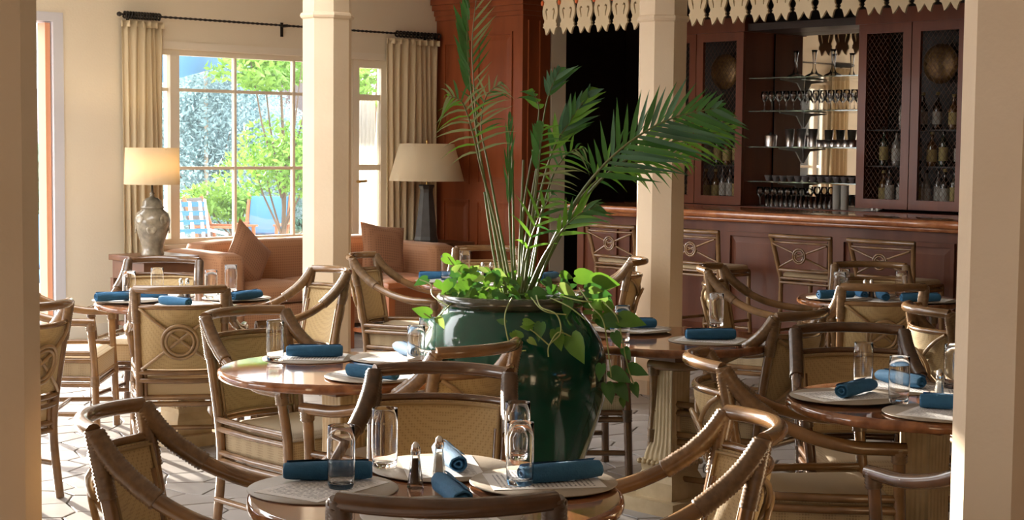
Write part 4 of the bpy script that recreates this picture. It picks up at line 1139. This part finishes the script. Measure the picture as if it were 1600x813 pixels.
for v_ in ([(838, 462, -.28), (845, 480, -.36), (870, 492, -.40), (876, 520, -.41), (858, 540, -.41), (857, 558, -.41)], [(800, 466, -.30), (790, 488, -.38), (790, 512, -.41), (800, 545, -.41), (822, 548, -.41)],
           [(858, 540, -.41), (838, 522, -.41), (828, 515, -.41)], [(858, 540, -.41), (872, 520, -.41), (892, 526, -.40)], [(905, 450, -.2), (925, 480, -.32), (942, 500, -.34), (950, 545, -.33), (955, 590, -.32)], [(940, 470, -.2), (960, 490, -.3), (968, 510, -.31), (980, 570, -.3), (990, 600, -.28)],
           [(722, 455, -.1), (700, 480, -.22), (680, 498, -.28), (662, 490, -.29)], [(700, 478, -.2), (676, 462, -.1), (673, 445, .0), (655, 437, .05)], [(735, 440, 0), (718, 425, .04), (700, 402, .05)], [(860, 466, -.25), (890, 480, -.33), (915, 500, -.36)], [(830, 465, -.27), (850, 486, -.36), (885, 492, -.37)], [(875, 462, -.22), (905, 470, -.3), (925, 472, -.3)]):
    vine(v_)

# ================================================================== OUTSIDE
struct(MB().box(-30, 45, YW+.22, 13.2, -.6, -.04).box(-30, 90, 13.2, 110, -.6, -.15).build('patio_floor', 'patio'))
struct(MB().box(-30, 45, -40, -4.2, -.16, -.04).box(-40, -4.2, -4.2, 60, -.16, -.04).build('lawn', 'patio'))
def leaf_cloud(name, c, rad, n, size, m, parent, seed, blobs=8, squash=1.0):
    rnd = random.Random(seed); mb = MB(); B = []
    for i in range(blobs):
        while True:
            p = Vector((rnd.uniform(-1, 1), rnd.uniform(-1, 1), rnd.uniform(-1, 1)))
            if p.length < 1: break
        B.append((Vector((p.x*rad[0]*.62, p.y*rad[1]*.62, p.z*rad[2]*.62)), rnd.uniform(.35, .55)))
    for i in range(n):
        q, k = rnd.choice(B)
        d = Vector((rnd.gauss(0, 1), rnd.gauss(0, 1), rnd.gauss(0, 1))).normalized()
        p = q+Vector((d.x*rad[0]*k, d.y*rad[1]*k, d.z*rad[2]*k))*rnd.uniform(.75, 1.05)
        a = Vector((rnd.uniform(-1, 1), rnd.uniform(-1, 1), rnd.uniform(-1, .4))).normalized(); b_ = a.cross(d)
        if b_.length < .1: continue
        b_.normalize(); s_ = size*rnd.uniform(.6, 1.3)
        up = a.cross(b_)*s_*.2
        mb.add([p-a*s_, p-b_*s_*.42+up, p+a*s_, p+b_*s_*.42+up], [(0, 1, 2), (0, 2, 3)], True)
    o = mb.build(name, m, parent, c); o['kind'] = 'stuff'; return o
def bush(px, py, Y, rad, n, size, m, label, seed, trunk=True, nm='garden_shrub', cat='shrub', blobs=8, squash=1):
    p = atY(px, py, Y); t = thing(nm, label, cat, (p.x, p.y, -.15))
    h = p.z+.15
    leaf_cloud('foliage', (0, 0, h), rad, n, size, m, t, seed, blobs)
    mb = MB(); mb.tube([(0, 0, 0), (.05, 0, h*.5), (0, .03, h)], [.03, .025, .012], 7)
    for k in range(4):
        a = k*1.6; mb.tube([(0, 0, h*.4), (rad[0]*.3*math.cos(a), rad[1]*.3*math.sin(a), h*.75), (rad[0]*.5*math.cos(a), rad[1]*.5*math.sin(a), h*1.1)], [.016, .012, .005], 6)
    mb.build('trunk', 'bark', t)
bush(318, 225, 20.5, (1.5, 1.2, 1.75), 26000, .038, 'bush_leaf', 'grey green rounded shrub seen through the window panes', 41, blobs=14)
bush(405, 255, 22.0, (1.5, 1.2, 1.35), 22000, .038, 'bush_leaf', 'grey green shrub beside the bright leafy tree outside', 42, blobs=12)
bush(262, 210, 24.0, (1.6, 1.2, 1.7), 20000, .04, 'bush_leaf', 'grey green shrub behind the left window mullion', 45, blobs=12)
bush(440, 258, 16.5, (.95, .8, .75), 2600, .05, 'tree_leaf', 'bright green sunlit leafy shrub outside the window', 43, nm='leafy_shrub', blobs=9)
bush(440, 112, 16.5, (1.0, .8, .40), 2000, .055, 'tree_leaf', 'overhanging bright green tree branches at the top of the window', 44, nm='garden_tree', cat='tree', blobs=9)
bush(365, 315, 19.0, (1.0, .6, .40), 1600, .05, 'tree_leaf', 'low bright shrub behind the patio chairs', 46, nm='leafy_shrub')
bush(575, 120, 13.4, (.30, .3, .35), 260, .05, 'tree_leaf', 'small leafy branch seen through the glazed door', 48, nm='leafy_shrub')
bush(430, 335, 23.5, (2.0, .7, .7), 8000, .05, 'hedge_leaf', 'dark green low hedge behind the patio chairs', 49, nm='hedge')
bush(58, 290, 19.0, (.7, .7, 1.0), 4200, .06, 'hedge_leaf', 'green hedge seen through the left doorway', 47, nm='hedge')
for _x, _sd in ((-2.2, 61), (1.4, 62), (5.0, 63), (8.6, 64)):
    t_ = thing('hedge', ['leftmost', 'second', 'third', 'fourth'][_sd-61]+' low green hedge across the garden beyond the doorway', 'hedge', (_x, 25.5, -.15), 0, 'hedges across the garden')
    leaf_cloud('foliage', (0, 0, .85), (1.7, .7, .8), 3500, .07, 'hedge_leaf', t_, _sd, 10)
    MB().tube([(0, 0, 0), (.03, 0, .5), (0, 0, .9)], [.05, .04, .02], 6).build('trunk', 'bark', t_)
# far hills and pink building
hb = struct(MB().grid(lambda u, v: (20+u*60, 78+4*math.sin(u*9), -.1+v*(5.5+2.2*math.sin(u*7+1)+1.2*math.sin(u*17))), 40, 6).build('hills', 'hill'))
pb = thing('garden_building', 'pale pink low building beyond the shrubs', 'building', (24.5, 33, -.04))
MB().box(-5.5, 5.5, -.5, 3, 0, 4.1).build('walls', 'stucco', pb); MB().box(-5.8, 5.8, -.8, 3.3, 4.1, 4.5).build('roof', 'awning_tan', pb)
for x in (-4.2, -1.8, .8, 3.2): MB().box(x, x+1.1, -.53, -.5, 1.6, 3.1).build('window', 'cushion_dark', pb)
lb = thing('garden_house', 'lavender garden house reflected in the bar mirror', 'building', (-2.5, 29, -.15))
MB().box(-9, 5.2, 0, 3, 0, 4.6).build('walls', 'lavender', lb); MB().box(-9.3, 5.5, -.4, 3.3, 4.6, 4.9).build('roof', 'awning_tan', lb)
for x in (-7, -3.5, 0, 3): MB().box(x, x+1.2, -.04, 0, 1.4, 2.9).build('window', 'awning_blue', lb)
# white wall beyond the glazed door
gw = thing('garden_wall', 'white stucco garden wall beyond the glazed door', 'wall', (12.2, 14.2, -.15))
MB().box(-.95, .75, 0, .2, 0, 2.75).build('slab', 'white_stucco', gw); MB().box(-1.0, .8, -.04, .24, 2.75, 2.82).build('coping', 'white_stucco', gw)
# blue awning over the patio
aw = thing('patio_awning', 'blue canvas patio awning outside the window', 'awning', (9.6, 15.4, 2.5))
A = [atY(236, 70, 12.4), atY(362, 66, 15.6), atY(362, 78, 15.6), atY(236, 136, 12.4)]
c0 = aw.location
def quadslab(P, th, off): 
    V = [p-c0 for p in P]+[p-c0+off*th for p in P]
    return MB().add(V, [(0, 1, 2, 3), (7, 6, 5, 4), (0, 4, 5, 1), (1, 5, 6, 2), (2, 6, 7, 3), (3, 7, 4, 0)])
V0, V1 = atY(226, 136, 15.2), atY(425, 84, 20.0)
valH = .26
quadslab([V0, V1, V1+Vector((0, 0, valH)), V0+Vector((0, 0, valH))], .01, Vector((-1, .3, 0))).build('valance', 'awning_blue', aw)
back = Vector((-.75, .5, .30))
quadslab([V0+Vector((0, 0, valH)), V1+Vector((0, 0, valH)), V1+Vector((0, 0, valH))+back, V0+Vector((0, 0, valH))+back], .01, Vector((0, 0, 1))).build('canopy', 'awning_blue', aw)
for f_ in (.05, .95):
    p = V0.lerp(V1, f_)+Vector((0, 0, valH)); 
    MB().tube([p-c0, p+back-c0], .02, 6).build('rafter', 'awning_tan', aw)
    q = p+back*.98; MB().tube([q-c0, Vector((q.x, q.y, -.15))-c0], .03, 8).build('post', 'awning_tan', aw)
# patio chairs
def patio_chair(p, rz, label):
    t = thing('patio_chair', label, 'chair', (p[0], p[1], -.15), rz)
    for s in (-1, 1):
        MB().tube([(s*.27, -.30, 0), (s*.27, -.22, .42), (s*.27, -.42, 1.0)], .018, 7).build('rear_leg', 'chair_white', t)
        MB().tube([(s*.27, .28, 0), (s*.27, .25, .40)], .018, 7).build('front_leg', 'chair_white', t)
        MB().tube([(s*.29, -.28, .62), (s*.29, .28, .60)], .02, 7).build('arm', 'chair_white', t)
        MB().tube([(s*.27, .25, .40), (s*.29, .26, .60)], .015, 6).build('arm_support', 'chair_white', t)
    for k in range(5):
        z = .50+.11*k; y = -.22-.20*(z-.42)/.58
        MB().box(-.27, .27, y-.012, y+.004, z-.03, z+.03).build('back_strap', 'chair_blue', t)
    for k in range(4):
        x = -.20+.133*k
        MB().add([(x-.02, -.235, .45), (x+.02, -.235, .45), (x+.02, -.40, .98), (x-.02, -.40, .98), (x-.02, -.255, .45), (x+.02, -.255, .45), (x+.02, -.42, .98), (x-.02, -.42, .98)], [(0, 1, 2, 3), (7, 6, 5, 4), (0, 3, 7, 4), (1, 5, 6, 2), (3, 2, 6, 7), (0, 4, 5, 1)]).build('back_strap', 'chair_white', t)
    for k in range(5):
        y = -.2+.1*k
        MB().box(-.27, .27, y-.035, y+.035, .40, .412).build('seat_strap', 'chair_blue', t)
q = atY(306, 345, 17.0); patio_chair((q.x, q.y), R(168), 'blue and white strapped patio chair outside the window')
def wood_chair(p, rz, label, cm):
    t = thing('patio_chair', label, 'chair', (p[0], p[1], -.15), rz)
    for s in (-1, 1):
        MB().tube([(s*.28, -.28, 0), (s*.28, -.24, .45), (s*.28, -.44, 1.02)], .024, 6).build('rear_leg', 'fire_wood', t)
        MB().tube([(s*.28, .30, 0), (s*.28, .27, .64)], .024, 6).build('front_leg', 'fire_wood', t)
        MB().box(s*.28-.035, s*.28+.035, -.34, .32, .64, .665).build('arm', 'fire_wood', t)
    MB().box(-.27, .27, -.26, .28, .40, .49, bev=.02).build('seat_cushion', cm, t)
    m4 = Matrix.Translation((0, -.31, .50)) @ Matrix.Rotation(R(18), 4, 'X')
    MB().box(-.26, .26, -.03, .05, 0, .52, M=m4, bev=.02).build('back_cushion', cm, t)
q = atY(352, 350, 17.4); wood_chair((q.x, q.y), R(215), 'wooden patio chair with dark cushion outside the window', 'cushion_dark')
q = atY(408, 352, 17.6); wood_chair((q.x, q.y), R(130), 'wooden patio chair with blue cushion outside the window', 'chair_blue')
q = atY(62, 420, 14.0); wood_chair((q.x, q.y), R(160), 'orange wooden patio chair seen through the left doorway', 'chair_blue')
q = atY(468, 362, 15.9)
ptb = thing('patio_table', 'low pale patio table outside the window', 'table', (q.x, q.y, -.15))
MB().lathe([(.34, .50), (.35, .515), (.34, .53), (0, .53)], 24).build('table_top', 'chair_white', ptb)
for k in range(4):
    a = k*PI/2+.4; MB().tube([(.26*math.cos(a), .26*math.sin(a), 0), (.2*math.cos(a), .2*math.sin(a), .50)], .015, 6).build('leg', 'chair_white', ptb)
print('leaflets', nleaf[0])
